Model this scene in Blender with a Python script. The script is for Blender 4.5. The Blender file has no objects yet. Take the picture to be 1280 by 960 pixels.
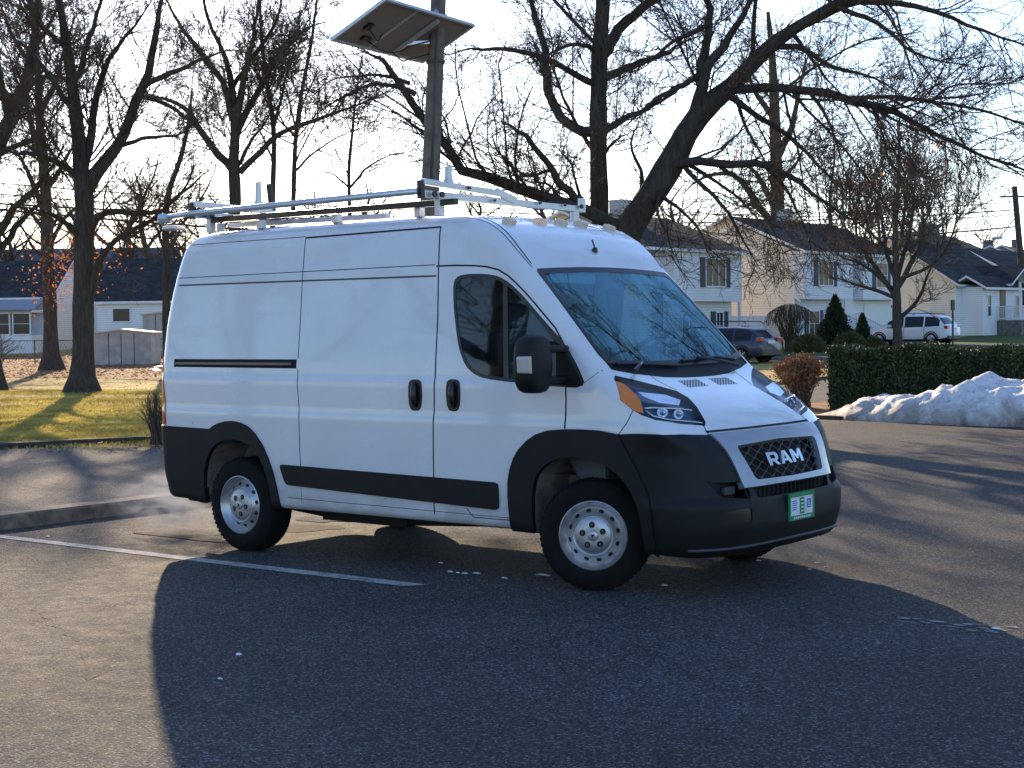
import bpy, bmesh, math, random
import numpy as np
from mathutils import Vector, Matrix
R = math.radians
PI = math.pi
sc = bpy.context.scene
col = sc.collection

# ---------------------------------------------------------------- camera
CAM = np.array([6.0564, -9.3135, 1.7558])
YAW, PITCH, ROLL, FPX = 2.2498, -.0368, -.0145, 1967.5
_F = np.array([math.cos(YAW)*math.cos(PITCH), math.sin(YAW)*math.cos(PITCH), math.sin(PITCH)])
_R = np.array([math.sin(YAW), -math.cos(YAW), 0.0]); _U = np.cross(_R, _F)
_R2 = _R*math.cos(ROLL)+_U*math.sin(ROLL); _U2 = -_R*math.sin(ROLL)+_U*math.cos(ROLL)
cd = bpy.data.cameras.new('camera'); cam = bpy.data.objects.new('camera', cd); col.objects.link(cam)
cam.matrix_world = Matrix(((_R2[0], _U2[0], -_F[0], CAM[0]), (_R2[1], _U2[1], -_F[1], CAM[1]), (_R2[2], _U2[2], -_F[2], CAM[2]), (0, 0, 0, 1)))
cd.sensor_fit = 'HORIZONTAL'; cd.sensor_width = 36.0; cd.lens = FPX/1280*36.0
cd.clip_start = .1; cd.clip_end = 4000
sc.camera = cam

# ---------------------------------------------------------------- sky, sun, exposure
SUN_AZ = R(140.0)      # direction to the sun, from +X anticlockwise
SUN_EL = R(18.5)
w = bpy.data.worlds.new('World'); sc.world = w; w.use_nodes = True
nt = w.node_tree; nt.nodes.clear()
o_ = nt.nodes.new('ShaderNodeOutputWorld'); b_ = nt.nodes.new('ShaderNodeBackground'); s_ = nt.nodes.new('ShaderNodeTexSky')
s_.sky_type = 'NISHITA'; s_.sun_disc = False; s_.sun_elevation = SUN_EL; s_.sun_rotation = R(90)-SUN_AZ
s_.altitude = 0; s_.air_density = 1.0; s_.dust_density = .35; s_.ozone_density = 3.0
b_.inputs['Strength'].default_value = .15
tn_ = nt.nodes.new('ShaderNodeMix'); tn_.data_type = 'RGBA'; tn_.blend_type = 'MULTIPLY'; tn_.inputs[0].default_value = 1; tn_.inputs[7].default_value = (1.0, .985, 1.07, 1)   # cool winter air
nt.links.new(s_.outputs[0], tn_.inputs[6]); nt.links.new(tn_.outputs[2], b_.inputs[0]); nt.links.new(b_.outputs[0], o_.inputs[0])
sl = bpy.data.lights.new('sun', 'SUN'); so = bpy.data.objects.new('sun', sl); col.objects.link(so)
sl.energy = 5.0; sl.angle = R(.6); sl.color = (1.0, .77, .52)
sd = Vector((math.cos(SUN_AZ)*math.cos(SUN_EL), math.sin(SUN_AZ)*math.cos(SUN_EL), math.sin(SUN_EL)))
so.rotation_euler = sd.to_track_quat('Z', 'Y').to_euler(); so.location = (0, 0, 30)
sc.view_settings.view_transform = 'Standard'; sc.view_settings.look = 'None'
sc.view_settings.exposure = .97; sc.view_settings.gamma = 1
sc.view_settings.use_curve_mapping = False

# ---------------------------------------------------------------- helpers
FH = np.array([math.cos(YAW), math.sin(YAW)]); RH = np.array([math.sin(YAW), -math.cos(YAW)])
_TS = np.array([-1e3, 35, 60, 85, 105, 150, 1e4]); _TH = np.array([0, 0, .10, .42, .80, 1.5, 1.5])
def terr(x, y):
    s = (np.asarray(x)-CAM[0])*FH[0]+(np.asarray(y)-CAM[1])*FH[1]
    return np.interp(s, _TS, _TH)
def pray(u, v): return _F+(u-640)/FPX*_R2+(480-v)/FPX*_U2
def at(u, v, depth): return Vector(CAM+depth*pray(u, v))
def gnd(u, v):
    d = pray(u, v); t = 10.0
    for _ in range(400):
        p = CAM+t*d
        if p[2] <= terr(p[0], p[1]): break
        t += .4
    for _ in range(30):
        p = CAM+t*d; t += (p[2]-float(terr(p[0], p[1])))*8
    p = CAM+t*d
    return Vector((p[0], p[1], float(terr(p[0], p[1]))))
def below(u, depth):
    """ground point under image column u at a distance"""
    p = CAM+depth*pray(u, 400); return Vector((p[0], p[1], float(terr(p[0], p[1]))))
def tag(o, label=None, cat=None, group=None, kind=None):
    if label: o['label'] = label
    if cat: o['category'] = cat
    if group: o['group'] = group
    if kind: o['kind'] = kind
    return o
def empty(name, loc=(0, 0, 0), rz=0, label=None, cat=None, group=None):
    o = bpy.data.objects.new(name, None); col.objects.link(o); o.location = loc; o.rotation_euler = (0, 0, rz); o.empty_display_size = .3
    return tag(o, label, cat, group)
def mesh_obj(name, V, Fc, mats, parent=None, midx=None, smooth=False, normals=None):
    me = bpy.data.meshes.new(name)
    me.from_pydata([tuple(map(float, v)) for v in V] if not isinstance(V, np.ndarray) else V.tolist(), [], Fc if not isinstance(Fc, np.ndarray) else Fc.tolist())
    if not isinstance(mats, (list, tuple)): mats = [mats]
    for m in mats: me.materials.append(m)
    if midx is not None: me.polygons.foreach_set('material_index', np.asarray(midx, np.int32))
    if smooth or normals is not None: me.polygons.foreach_set('use_smooth', np.ones(len(me.polygons), bool))
    me.update()
    if normals is not None: me.normals_split_custom_set_from_vertices([tuple(n) for n in normals])
    o = bpy.data.objects.new(name, me); col.objects.link(o)
    if parent: o.parent = parent
    return o
class MB:
    """mesh collector: boxes, tubes, prisms; one object per build()"""
    def __init__(s): s.V = []; s.F = []; s.M = []; s.m = 0
    def add(s, V, Fc):
        b = len(s.V); s.V += [tuple(v) for v in V]; s.F += [tuple(i+b for i in f) for f in Fc]; s.M += [s.m]*len(Fc); return s
    def box(s, x0, x1, y0, y1, z0, z1):
        return s.add([(x0,y0,z0),(x1,y0,z0),(x1,y1,z0),(x0,y1,z0),(x0,y0,z1),(x1,y0,z1),(x1,y1,z1),(x0,y1,z1)],
            [(0,3,2,1),(4,5,6,7),(0,1,5,4),(1,2,6,5),(2,3,7,6),(3,0,4,7)])
    def obox(s, a, b, wd, ht, up=(0,0,1)):
        """beam from a to b with width and height"""
        a = Vector(a); b = Vector(b); t = (b-a).normalized(); sd_ = t.cross(Vector(up)).normalized(); u = sd_.cross(t).normalized()
        V = [p+sd_*(i*wd/2)+u*(j*ht/2) for p in (a, b) for i, j in ((-1,-1),(1,-1),(1,1),(-1,1))]
        return s.add(V, [(0,3,2,1),(4,5,6,7),(0,1,5,4),(1,2,6,5),(2,3,7,6),(3,0,4,7)])
    def tube(s, pts, r, n=8, cap=True):
        pts = [Vector(p) for p in pts]; rs = r if isinstance(r, (list, tuple)) else [r]*len(pts)
        V = []; Fc = []
        ref = Vector((0, 0, 1)) if abs((pts[-1]-pts[0]).normalized().z) < .8 else Vector((1, 0, 0))
        for i, p in enumerate(pts):
            t = (pts[min(i+1, len(pts)-1)]-pts[max(i-1, 0)]).normalized(); a = t.cross(ref).normalized(); b = t.cross(a)
            V += [p+(a*math.cos(2*PI*k/n)+b*math.sin(2*PI*k/n))*rs[i] for k in range(n)]
        for i in range(len(pts)-1):
            for k in range(n): Fc.append((i*n+k, i*n+(k+1) % n, (i+1)*n+(k+1) % n, (i+1)*n+k))
        if cap: Fc.append(tuple(range(n-1, -1, -1))); Fc.append(tuple((len(pts)-1)*n+k for k in range(n)))
        return s.add(V, Fc)
    def prism(s, poly, d0, d1, axes=(0, 2, 1)):
        """2D polygon in axes[0],axes[1] extruded along axes[2]"""
        n = len(poly); V = []
        for d in (d0, d1):
            for p in poly:
                q = [0, 0, 0]; q[axes[0]] = p[0]; q[axes[1]] = p[1]; q[axes[2]] = d; V.append(q)
        return s.add(V, [tuple(range(n)), tuple(range(2*n-1, n-1, -1))]+[(i, (i+1) % n+0, (i+1) % n+n, i+n)[::-1] for i in range(n)])
    def lathe(s, prof, c, n=48, axis=1, sgn=-1):
        """profile of (radius, offset along axis*sgn) about centre c"""
        V = []; Fc = []; m = len(prof); oth = [a for a in (0, 1, 2) if a != axis]
        for k in range(n):
            a = 2*PI*k/n
            for r, h in prof:
                q = list(c); q[oth[0]] += r*math.cos(a); q[oth[1]] += r*math.sin(a); q[axis] += sgn*h; V.append(q)
        for k in range(n):
            k2 = (k+1) % n
            for i in range(m-1): Fc.append((k*m+i, k*m+i+1, k2*m+i+1, k2*m+i))
        return s.add(V, Fc)
    def build(s, name, mats, parent=None, smooth=False, bevel=0, auto=None, segs=2):
        o = mesh_obj(name, s.V, s.F, mats, parent, s.M)
        bm = bmesh.new(); bm.from_mesh(o.data); bmesh.ops.recalc_face_normals(bm, faces=bm.faces); bm.to_mesh(o.data); bm.free()
        if smooth:
            o.data.polygons.foreach_set('use_smooth', np.ones(len(o.data.polygons), bool))
            if auto: o.data.set_sharp_from_angle(angle=R(auto))
        if bevel:
            md = o.modifiers.new('bevel', 'BEVEL'); md.width = bevel; md.segments = segs; md.limit_method = 'ANGLE'; md.angle_limit = R(40)
        return o

# ---------------------------------------------------------------- materials
def newmat(name):
    m = bpy.data.materials.new(name); m.use_nodes = True; n = m.node_tree; p = n.nodes['Principled BSDF']; return m, n, p
def nz(n, scale, detail=4, rough=.6, coord='Object', dist=0, dims=None, sc3=None):
    tc = n.nodes.new('ShaderNodeTexCoord'); t = n.nodes.new('ShaderNodeTexNoise')
    t.inputs['Scale'].default_value = scale; t.inputs['Detail'].default_value = detail; t.inputs['Roughness'].default_value = rough; t.inputs['Distortion'].default_value = dist
    src = tc.outputs[coord]
    if sc3:
        mp = n.nodes.new('ShaderNodeMapping'); mp.inputs['Scale'].default_value = sc3; n.links.new(src, mp.inputs[0]); src = mp.outputs[0]
    n.links.new(src, t.inputs['Vector']); return t
def ramp(n, src, stops):
    r = n.nodes.new('ShaderNodeValToRGB'); n.links.new(src, r.inputs[0]); e = r.color_ramp.elements
    while len(e) < len(stops): e.new(.5)
    for i, (p, c) in enumerate(stops):
        e[i].position = p; e[i].color = (c[0], c[1], c[2], 1) if isinstance(c, (tuple, list)) else (c, c, c, 1)
    return r
def mixc(n, fac, a, b, mode='MIX'):
    m = n.nodes.new('ShaderNodeMix'); m.data_type = 'RGBA'; m.blend_type = mode
    for s, x in ((m.inputs[0], fac), (m.inputs[6], a), (m.inputs[7], b)):
        if isinstance(x, (int, float)): s.default_value = x if s.type == 'VALUE' else (x, x, x, 1)
        elif isinstance(x, tuple): s.default_value = (*x, 1)
        else: n.links.new(x, s)
    return m.outputs[2]
def mth(n, op, a, b=0.0, c=0.0):
    m = n.nodes.new('ShaderNodeMath'); m.operation = op
    for s, x in zip(m.inputs, (a, b, c)):
        if isinstance(x, (int, float)): s.default_value = x
        else: n.links.new(x, s)
    return m.outputs[0]
def bump(n, p, h, strength=.3, dist=.01):
    b = n.nodes.new('ShaderNodeBump'); b.inputs['Strength'].default_value = strength; b.inputs['Distance'].default_value = dist
    n.links.new(h, b.inputs['Height']); n.links.new(b.outputs[0], p.inputs['Normal']); return b
def simple(name, c, rough=.5, metal=0, var=.12, scale=6, bmp=0, bscale=60, coat=0, spec=.5, coord='Object'):
    m, n, p = newmat(name)
    p.inputs['Roughness'].default_value = rough; p.inputs['Metallic'].default_value = metal; p.inputs['Specular IOR Level'].default_value = spec
    p.inputs['Coat Weight'].default_value = coat; p.inputs['Coat Roughness'].default_value = .04
    t = nz(n, scale, 5, coord=coord); r = ramp(n, t.outputs[0], [(.3, tuple(x*(1-var) for x in c)), (.7, tuple(min(1, x*(1+var)) for x in c))])
    n.links.new(r.outputs[0], p.inputs['Base Color'])
    if bmp: bump(n, p, nz(n, bscale, 3, coord=coord).outputs[0], bmp, .004)
    return m
def emis(name, c, s):
    m, n, p = newmat(name); p.inputs['Base Color'].default_value = (*c, 1); p.inputs['Emission Color'].default_value = (*c, 1); p.inputs['Emission Strength'].default_value = s; return m
def glassy(name, tint, refl=.12, reflc=(1, 1, 1), rough=.02, k=.8):
    """thin window glass: tinted see-through plus a mirror reflection that grows towards grazing"""
    m, n, p = newmat(name); n.nodes.remove(p); out = n.nodes['Material Output']
    tr = n.nodes.new('ShaderNodeBsdfTransparent'); tr.inputs[0].default_value = (*tint, 1)
    gl = n.nodes.new('ShaderNodeBsdfGlossy'); gl.inputs[0].default_value = (*reflc, 1); gl.inputs['Roughness'].default_value = rough
    lw = n.nodes.new('ShaderNodeLayerWeight'); lw.inputs[0].default_value = .35
    f = mth(n, 'MULTIPLY_ADD', lw.outputs['Fresnel'], k, refl)
    mx = n.nodes.new('ShaderNodeMixShader'); n.links.new(f, mx.inputs[0]); n.links.new(tr.outputs[0], mx.inputs[1]); n.links.new(gl.outputs[0], mx.inputs[2]); n.links.new(mx.outputs[0], out.inputs[0])
    return m

def mat_asphalt(name, base=.085, warm=(.98, .985, 1.0), grain=1.0, bstr=.6):
    m, n, p = newmat(name)
    big = nz(n, .35, 5, .6, dist=.6); mid = nz(n, 6, 5, .65); fine = nz(n, 95, 3, .7)
    vo = n.nodes.new('ShaderNodeTexVoronoi'); tc = n.nodes.new('ShaderNodeTexCoord'); vo.inputs['Scale'].default_value = 95; n.links.new(tc.outputs['Object'], vo.inputs['Vector'])
    rb = ramp(n, big.outputs[0], [(.3, .78), (.7, 1.2)]); rm = ramp(n, mid.outputs[0], [(.3, .82), (.7, 1.15)])
    sep = n.nodes.new('ShaderNodeSeparateColor'); n.links.new(vo.outputs['Color'], sep.inputs[0])
    st = ramp(n, sep.outputs[0], [(0, base*.35), (.45, base*.8), (.8, base*1.25), (.92, base*2.4), (1, base*3.4)])
    rf = ramp(n, fine.outputs[0], [(.3, .6), (.7, 1.35)])
    c = mixc(n, 1.0, st.outputs[0], rb.outputs[0], 'MULTIPLY'); c = mixc(n, 1.0, c, rm.outputs[0], 'MULTIPLY'); c = mixc(n, 1.0, c, rf.outputs[0], 'MULTIPLY'); c = mixc(n, 1.0, c, warm, 'MULTIPLY')
    # sealed crack lines and oil stains
    vc = n.nodes.new('ShaderNodeTexVoronoi'); vc.feature = 'DISTANCE_TO_EDGE'; vc.inputs['Scale'].default_value = .22
    wn = nz(n, 1.3, 6, .7); va = n.nodes.new('ShaderNodeVectorMath'); va.operation = 'ADD'; n.links.new(tc.outputs['Object'], va.inputs[0]); n.links.new(wn.outputs['Color'], va.inputs[1]); n.links.new(va.outputs[0], vc.inputs['Vector'])
    cr = ramp(n, vc.outputs['Distance'], [(0, .55), (.0022, .55), (.004, 1)])
    ck = ramp(n, nz(n, .5, 2).outputs[0], [(.5, 0), (.56, 1)])
    c2 = mixc(n, ck.outputs[0], c, mixc(n, 1.0, c, cr.outputs[0], 'MULTIPLY')); n.links.new(c2, p.inputs['Base Color'])
    rr = ramp(n, mid.outputs[0], [(.3, .78), (.7, .92)]); n.links.new(rr.outputs[0], p.inputs['Roughness']); p.inputs['Specular IOR Level'].default_value = .12
    h = mth(n, 'MULTIPLY_ADD', sep.outputs[1], .5, mth(n, 'SUBTRACT', mth(n, 'MULTIPLY', fine.outputs[0], .7), vo.outputs['Distance'])); bump(n, p, h, bstr, .016)
    return m
def mat_grass(name, a, b, c_, leaf=0.0):
    m, n, p = newmat(name)
    big = nz(n, .35, 6, .65, dist=.8); fine = nz(n, 28, 5, .75)
    r1 = ramp(n, big.outputs[0], [(.32, a), (.5, b), (.66, c_)]); r2 = ramp(n, fine.outputs[0], [(.25, .4), (.55, 1.0), (.8, 1.7)])
    c = mixc(n, 1.0, r1.outputs[0], r2.outputs[0], 'MULTIPLY')
    if leaf:
        vo = n.nodes.new('ShaderNodeTexVoronoi'); tc = n.nodes.new('ShaderNodeTexCoord'); vo.inputs['Scale'].default_value = 7; n.links.new(tc.outputs['Object'], vo.inputs['Vector'])
        sp = n.nodes.new('ShaderNodeSeparateColor'); n.links.new(vo.outputs['Color'], sp.inputs[0])
        lr = ramp(n, sp.outputs[1], [(0, (.16, .06, .025)), (.5, (.30, .13, .055)), (1, (.42, .24, .13))]); lf = ramp(n, nz(n, .8, 4, .6).outputs[0], [(.5-leaf*.4, 0), (.62-leaf*.4, 1)])
        pick = ramp(n, sp.outputs[0], [(.25, 0), (.3, 1)]); c = mixc(n, mth(n, 'MULTIPLY', lf.outputs[0], pick.outputs[0]), c, lr.outputs[0])
    n.links.new(c, p.inputs['Base Color']); p.inputs['Roughness'].default_value = .9; p.inputs['Specular IOR Level'].default_value = .15
    bump(n, p, fine.outputs[0], .9, .06); return m
def mat_bark(name, a, b):
    m, n, p = newmat(name)
    t = nz(n, 5, 6, .7, sc3=(3, 3, .5)); r = ramp(n, t.outputs[0], [(.3, a), (.7, b)]); n.links.new(r.outputs[0], p.inputs['Base Color'])
    p.inputs['Roughness'].default_value = .92; p.inputs['Specular IOR Level'].default_value = .1; bump(n, p, t.outputs[0], .9, .05); return m
def mat_siding(name, c, pitch=.13, dirt=.06):
    m, n, p = newmat(name); tc = n.nodes.new('ShaderNodeTexCoord'); sp = n.nodes.new('ShaderNodeSeparateXYZ'); n.links.new(tc.outputs['Object'], sp.inputs[0])
    f = mth(n, 'FRACT', mth(n, 'DIVIDE', sp.outputs[2], pitch)); ln = ramp(n, f, [(0, .55), (.10, .72), (.16, 1.0), (1, 1.0)])
    t = nz(n, 1.5, 5); r = ramp(n, t.outputs[0], [(.3, tuple(x*(1-dirt) for x in c)), (.7, tuple(min(.9, x*(1+dirt)) for x in c))])
    n.links.new(mixc(n, 1.0, r.outputs[0], ln.outputs[0], 'MULTIPLY'), p.inputs['Base Color']); p.inputs['Roughness'].default_value = .55; bump(n, p, f, .6, .02); return m
def mat_shingle(name, c):
    m, n, p = newmat(name); br = n.nodes.new('ShaderNodeTexBrick'); tc = n.nodes.new('ShaderNodeTexCoord')
    br.inputs['Scale'].default_value = 1; br.inputs['Brick Width'].default_value = .35; br.inputs['Row Height'].default_value = .16; br.inputs['Mortar Size'].default_value = .012
    br.inputs['Color1'].default_value = (*[x*.7 for x in c], 1); br.inputs['Color2'].default_value = (*[x*1.3 for x in c], 1); br.inputs['Mortar'].default_value = (*[x*.4 for x in c], 1)
    n.links.new(tc.outputs['UV'], br.inputs['Vector']); t = nz(n, 2, 5); r = ramp(n, t.outputs[0], [(.3, .75), (.7, 1.2)])
    n.links.new(mixc(n, 1.0, br.outputs[0], r.outputs[0], 'MULTIPLY'), p.inputs['Base Color']); p.inputs['Roughness'].default_value = .9; p.inputs['Specular IOR Level'].default_value = .12; bump(n, p, br.outputs['Fac'], .3, .01); return m
def mat_snow(name):
    m, n, p = newmat(name); a = nz(n, 1.6, 7, .7, dist=.8); b = nz(n, 9, 6, .7)
    g = n.nodes.new('ShaderNodeNewGeometry'); s = n.nodes.new('ShaderNodeSeparateXYZ'); n.links.new(g.outputs['Position'], s.inputs[0])
    lo = ramp(n, mth(n, 'MULTIPLY_ADD', a.outputs[0], .75, mth(n, 'MULTIPLY', s.outputs[2], .55)), [(.32, (.18, .15, .12)), (.46, (.46, .42, .38)), (.62, (.80, .80, .82)), (1, (.88, .89, .91))])
    d = ramp(n, b.outputs[0], [(.3, .45), (.45, .9), (.6, 1)]); n.links.new(mixc(n, 1.0, lo.outputs[0], d.outputs[0], 'MULTIPLY'), p.inputs['Base Color'])
    p.inputs['Roughness'].default_value = .75; p.inputs['Subsurface Weight'].default_value = .0; bump(n, p, b.outputs[0], .9, .05); return m

def leafmat(name, c, var, sc_):
    m, n, p = newmat(name); t = nz(n, sc_, 5); r = ramp(n, t.outputs[0], [(.3, tuple(x*(1-var) for x in c)), (.7, tuple(min(1, x*(1+var)) for x in c))]); n.links.new(r.outputs[0], p.inputs['Base Color']); p.inputs['Roughness'].default_value = .8; p.inputs['Specular IOR Level'].default_value = .2
    tl = n.nodes.new('ShaderNodeBsdfTranslucent'); n.links.new(r.outputs[0], tl.inputs[0]); mx = n.nodes.new('ShaderNodeMixShader'); mx.inputs[0].default_value = .5
    n.links.new(p.outputs[0], mx.inputs[1]); n.links.new(tl.outputs[0], mx.inputs[2]); n.links.new(mx.outputs[0], n.nodes['Material Output'].inputs[0]); return m
M = {}
M['asphalt'] = mat_asphalt('lot_asphalt', .070)
M['road'] = mat_asphalt('street_asphalt', .10, (1.02, .98, .93), bstr=.6)
M['concrete'] = simple('kerb_concrete', (.13, .115, .10), .9, spec=.2, var=.6, scale=7, bmp=.6, bscale=40)
M['lawn'] = mat_grass('winter_lawn', (.64, .48, .13), (.50, .42, .11), (.66, .48, .18), .12)
M['litter'] = mat_grass('leafy_lawn', (.42, .26, .12), (.40, .28, .10), (.48, .30, .16), .9)
M['green'] = mat_grass('green_lawn', (.06, .10, .025), (.08, .13, .03), (.12, .15, .05), 0)
M['soil'] = simple('dark_soil', (.055, .038, .026), .95, var=.5, scale=9, bmp=1, bscale=14)
M['bark'] = mat_bark('bark_dark', (.035, .029, .024), (.10, .085, .07))
M['bark2'] = mat_bark('bark_brown', (.045, .034, .026), (.12, .095, .075))
M['twig'] = simple('twig_bark', (.105, .078, .060), .9, spec=.15)
M['twig2'] = simple('twig_pale', (.13, .10, .08), .9, spec=.15)
M['snow'] = mat_snow('dirty_snow')
def mat_paint():
    m, n, p = newmat('white_van_paint'); a = nz(n, 2.2, 6, .65); b = nz(n, 40, 3)
    r = ramp(n, a.outputs[0], [(.3, (.70, .715, .73)), (.7, (.78, .79, .80))]); n.links.new(r.outputs[0], p.inputs['Base Color'])
    rr = ramp(n, a.outputs[0], [(.3, .34), (.7, .24)]); n.links.new(rr.outputs[0], p.inputs['Roughness']); p.inputs['Coat Weight'].default_value = 1.0; p.inputs['Coat Roughness'].default_value = .04
    g = n.nodes.new('ShaderNodeNewGeometry'); sp = n.nodes.new('ShaderNodeSeparateXYZ'); n.links.new(g.outputs['Position'], sp.inputs[0])
    hgt = n.nodes.new('ShaderNodeMapRange'); n.links.new(sp.outputs[2], hgt.inputs[0]); hgt.inputs[1].default_value = .35; hgt.inputs[2].default_value = .95; hgt.inputs[3].default_value = 1; hgt.inputs[4].default_value = 0
    dz_ = nz(n, 3.5, 7, .7, sc3=(1, 1, 2.2)); dm = ramp(n, mth(n, 'MULTIPLY', hgt.outputs[0], dz_.outputs[0]), [(.18, 0), (.5, .55)]); n.links.new(mixc(n, dm.outputs[0], r.outputs[0], (.30, .27, .24)), p.inputs['Base Color'])
    w_ = nz(n, 1.4, 2, .5); bump(n, p, w_.outputs[0], .22, .03); return m
M['paint'] = mat_paint()
M['gap'] = simple('panel_gap_dark', (.012, .012, .014), .8)
M['gapbrown'] = simple('panel_gap_dirty', (.10, .085, .08), .8)
M['plastic'] = simple('grained_black_plastic', (.0085, .009, .010), .55, spec=.28, var=.25, scale=3, bmp=.15, bscale=400)
M['plasticg'] = simple('satin_black_plastic', (.012, .012, .013), .3)
M['rubber'] = simple('tyre_rubber', (.008, .008, .008), .85, spec=.2, var=.3, scale=8, bmp=.2, bscale=120)
M['steel'] = simple('silver_wheel_steel', (.46, .46, .47), .38, .75, var=.12)
M['silver'] = simple('silver_trim_paint', (.40, .41, .44), .32, .55, var=.04, coat=.5)
M['chrome'] = simple('chrome', (.66, .67, .69), .14, 1, var=.02)
M['alu'] = simple('rack_aluminium', (.62, .63, .65), .35, .55, var=.1)
M['dark'] = simple('underbody_dark', (.012, .012, .012), .9)
M['liner'] = simple('wheel_liner', (.16, .14, .12), .9, var=.5, scale=8)
M['interior'] = simple('cab_grey', (.24, .25, .27), .7)
M['panelint'] = simple('cab_partition', (.62, .63, .64), .6)
M['dash'] = simple('dashboard_grey', (.06, .065, .075), .6)
M['ws'] = glassy('windshield_glass', (.60, .93, .98), .19, (.52, .90, 1.0), .01, .45)
M['sideglass'] = glassy('side_glass', (.22, .25, .26), .04, (.7, .74, .78), .02, .6)
M['winglass'] = simple('house_window_glass', (.02, .025, .03), .08, spec=.25)
M['amber'] = simple('amber_lens', (1.0, .24, .012), .15, coat=1)
M['lens'] = glassy('clear_lens', (.95, .97, .98), .02, (1, 1, 1), .02, .16)
M['reflector'] = simple('lamp_reflector', (.62, .66, .72), .18, .9)
M['red'] = simple('red_lens', (.45, .012, .01), .2, coat=1)
M['cream_lens'] = simple('marker_lens', (.50, .47, .43), .2, coat=1)
def mat_marker():
    m, n, p = newmat('marker_lens_lit'); p.inputs['Base Color'].default_value = (.85, .74, .62, 1); p.inputs['Roughness'].default_value = .25
    tl = n.nodes.new('ShaderNodeBsdfTranslucent'); tl.inputs[0].default_value = (.95, .80, .62, 1); mx = n.nodes.new('ShaderNodeMixShader'); mx.inputs[0].default_value = .6
    n.links.new(p.outputs[0], mx.inputs[1]); n.links.new(tl.outputs[0], mx.inputs[2]); n.links.new(mx.outputs[0], n.nodes['Material Output'].inputs[0]); return m
M['marker'] = mat_marker()
M['wood'] = simple('weathered_pole_wood', (.16, .13, .10), .9, var=.3, scale=6, bmp=.6, bscale=25)
M['white'] = simple('white_trim', (.72, .72, .72), .5, var=.05)
def mat_line():
    m, n, p = newmat('worn_white_line'); t = nz(n, 7, 8, .75); f = nz(n, 60, 3, .7); r = ramp(n, mth(n, 'MULTIPLY_ADD', f.outputs[0], .45, mth(n, 'MULTIPLY', t.outputs[0], .6)), [(.40, (.08, .08, .078)), (.50, (.30, .30, .29)), (.60, (.50, .49, .47))])
    n.links.new(r.outputs[0], p.inputs['Base Color']); p.inputs['Roughness'].default_value = .85; p.inputs['Specular IOR Level'].default_value = .15; bump(n, p, f.outputs[0], .5, .01); return m
M['paintline'] = mat_line()
# ================================================================ THE VAN
def tab(pts, s=.02, n=3000):
    p = np.array(sorted(pts), float); X = np.linspace(p[0,0]-.5, p[-1,0]+.5, n); dx = X[1]-X[0]
    Y = np.interp(X, p[:,0], p[:,1]); a = (p[1,1]-p[0,1])/(p[1,0]-p[0,0]); b = (p[-1,1]-p[-2,1])/(p[-1,0]-p[-2,0])
    Y = np.where(X < p[0,0], p[0,1]+a*(X-p[0,0]), Y); Y = np.where(X > p[-1,0], p[-1,1]+b*(X-p[-1,0]), Y)
    k = int(4*s/dx)+1; g = np.exp(-.5*(np.arange(-k, k+1)*dx/s)**2); g /= g.sum()
    Yp = np.concatenate([Y[0]+a*dx*np.arange(-k, 0), Y, Y[-1]+b*dx*np.arange(1, k+1)]); Y = np.convolve(Yp, g, 'valid'); D = np.gradient(Y, dx)
    return (lambda v: np.interp(v, X, Y)), (lambda v: np.interp(v, X, D))
ZT, ZTd = tab([(-4.6,2.50),(-4.3,2.55),(-4.0,2.575),(-3,2.595),(-1.8,2.59),(-1.35,2.575),(-1.1,2.545),(-.92,2.485),(-.78,2.40),(-.66,2.28),(-.57,2.165),(-.21,1.80),(.15,1.43),(.23,1.375),(.45,1.265),(.62,1.16),(.75,1.05),(.83,.95),(1.0,.6)], .025)
XF, XFd = tab([(.15,.78),(.24,.90),(.32,.955),(.45,.99),(.6,.995),(.68,.975),(.75,.955),(.85,.925),(.95,.885),(1.0,.85),(1.06,.79),(1.15,.72),(1.3,.6),(2.6,.5)], .02)
W, Wd = tab([(.15,.93),(.28,.965),(.42,.99),(.55,1.0),(.9,1.01),(1.09,1.012),(1.14,1.003),(1.36,.998),(1.40,.985),(1.5,.978),(1.7,.957),(1.9,.935),(2.1,.915),(2.18,.907),(2.22,.900),(2.45,.868),(2.6,.84)], .008)
XR, XRd = tab([(.2,-4.36),(.45,-4.38),(.6,-4.42),(.97,-4.44),(1.0,-4.43),(1.5,-4.45),(1.8,-4.43),(2.05,-4.38),(2.3,-4.31),(2.6,-4.2)], .03)
ZB, _z = tab([(-4.5,.40),(-4.0,.36),(-3,.36),(-.7,.36),(.4,.28),(.7,.25),(1.1,.27)], .05)
def smax(a, b, k):
    h = np.maximum(k-np.abs(a-b), 0)/k; return np.maximum(a, b)+h*h*k*.25
def sst(a, b, x):
    t = np.clip((x-a)/(b-a), 0, 1); return t*t*(3-2*t)
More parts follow.
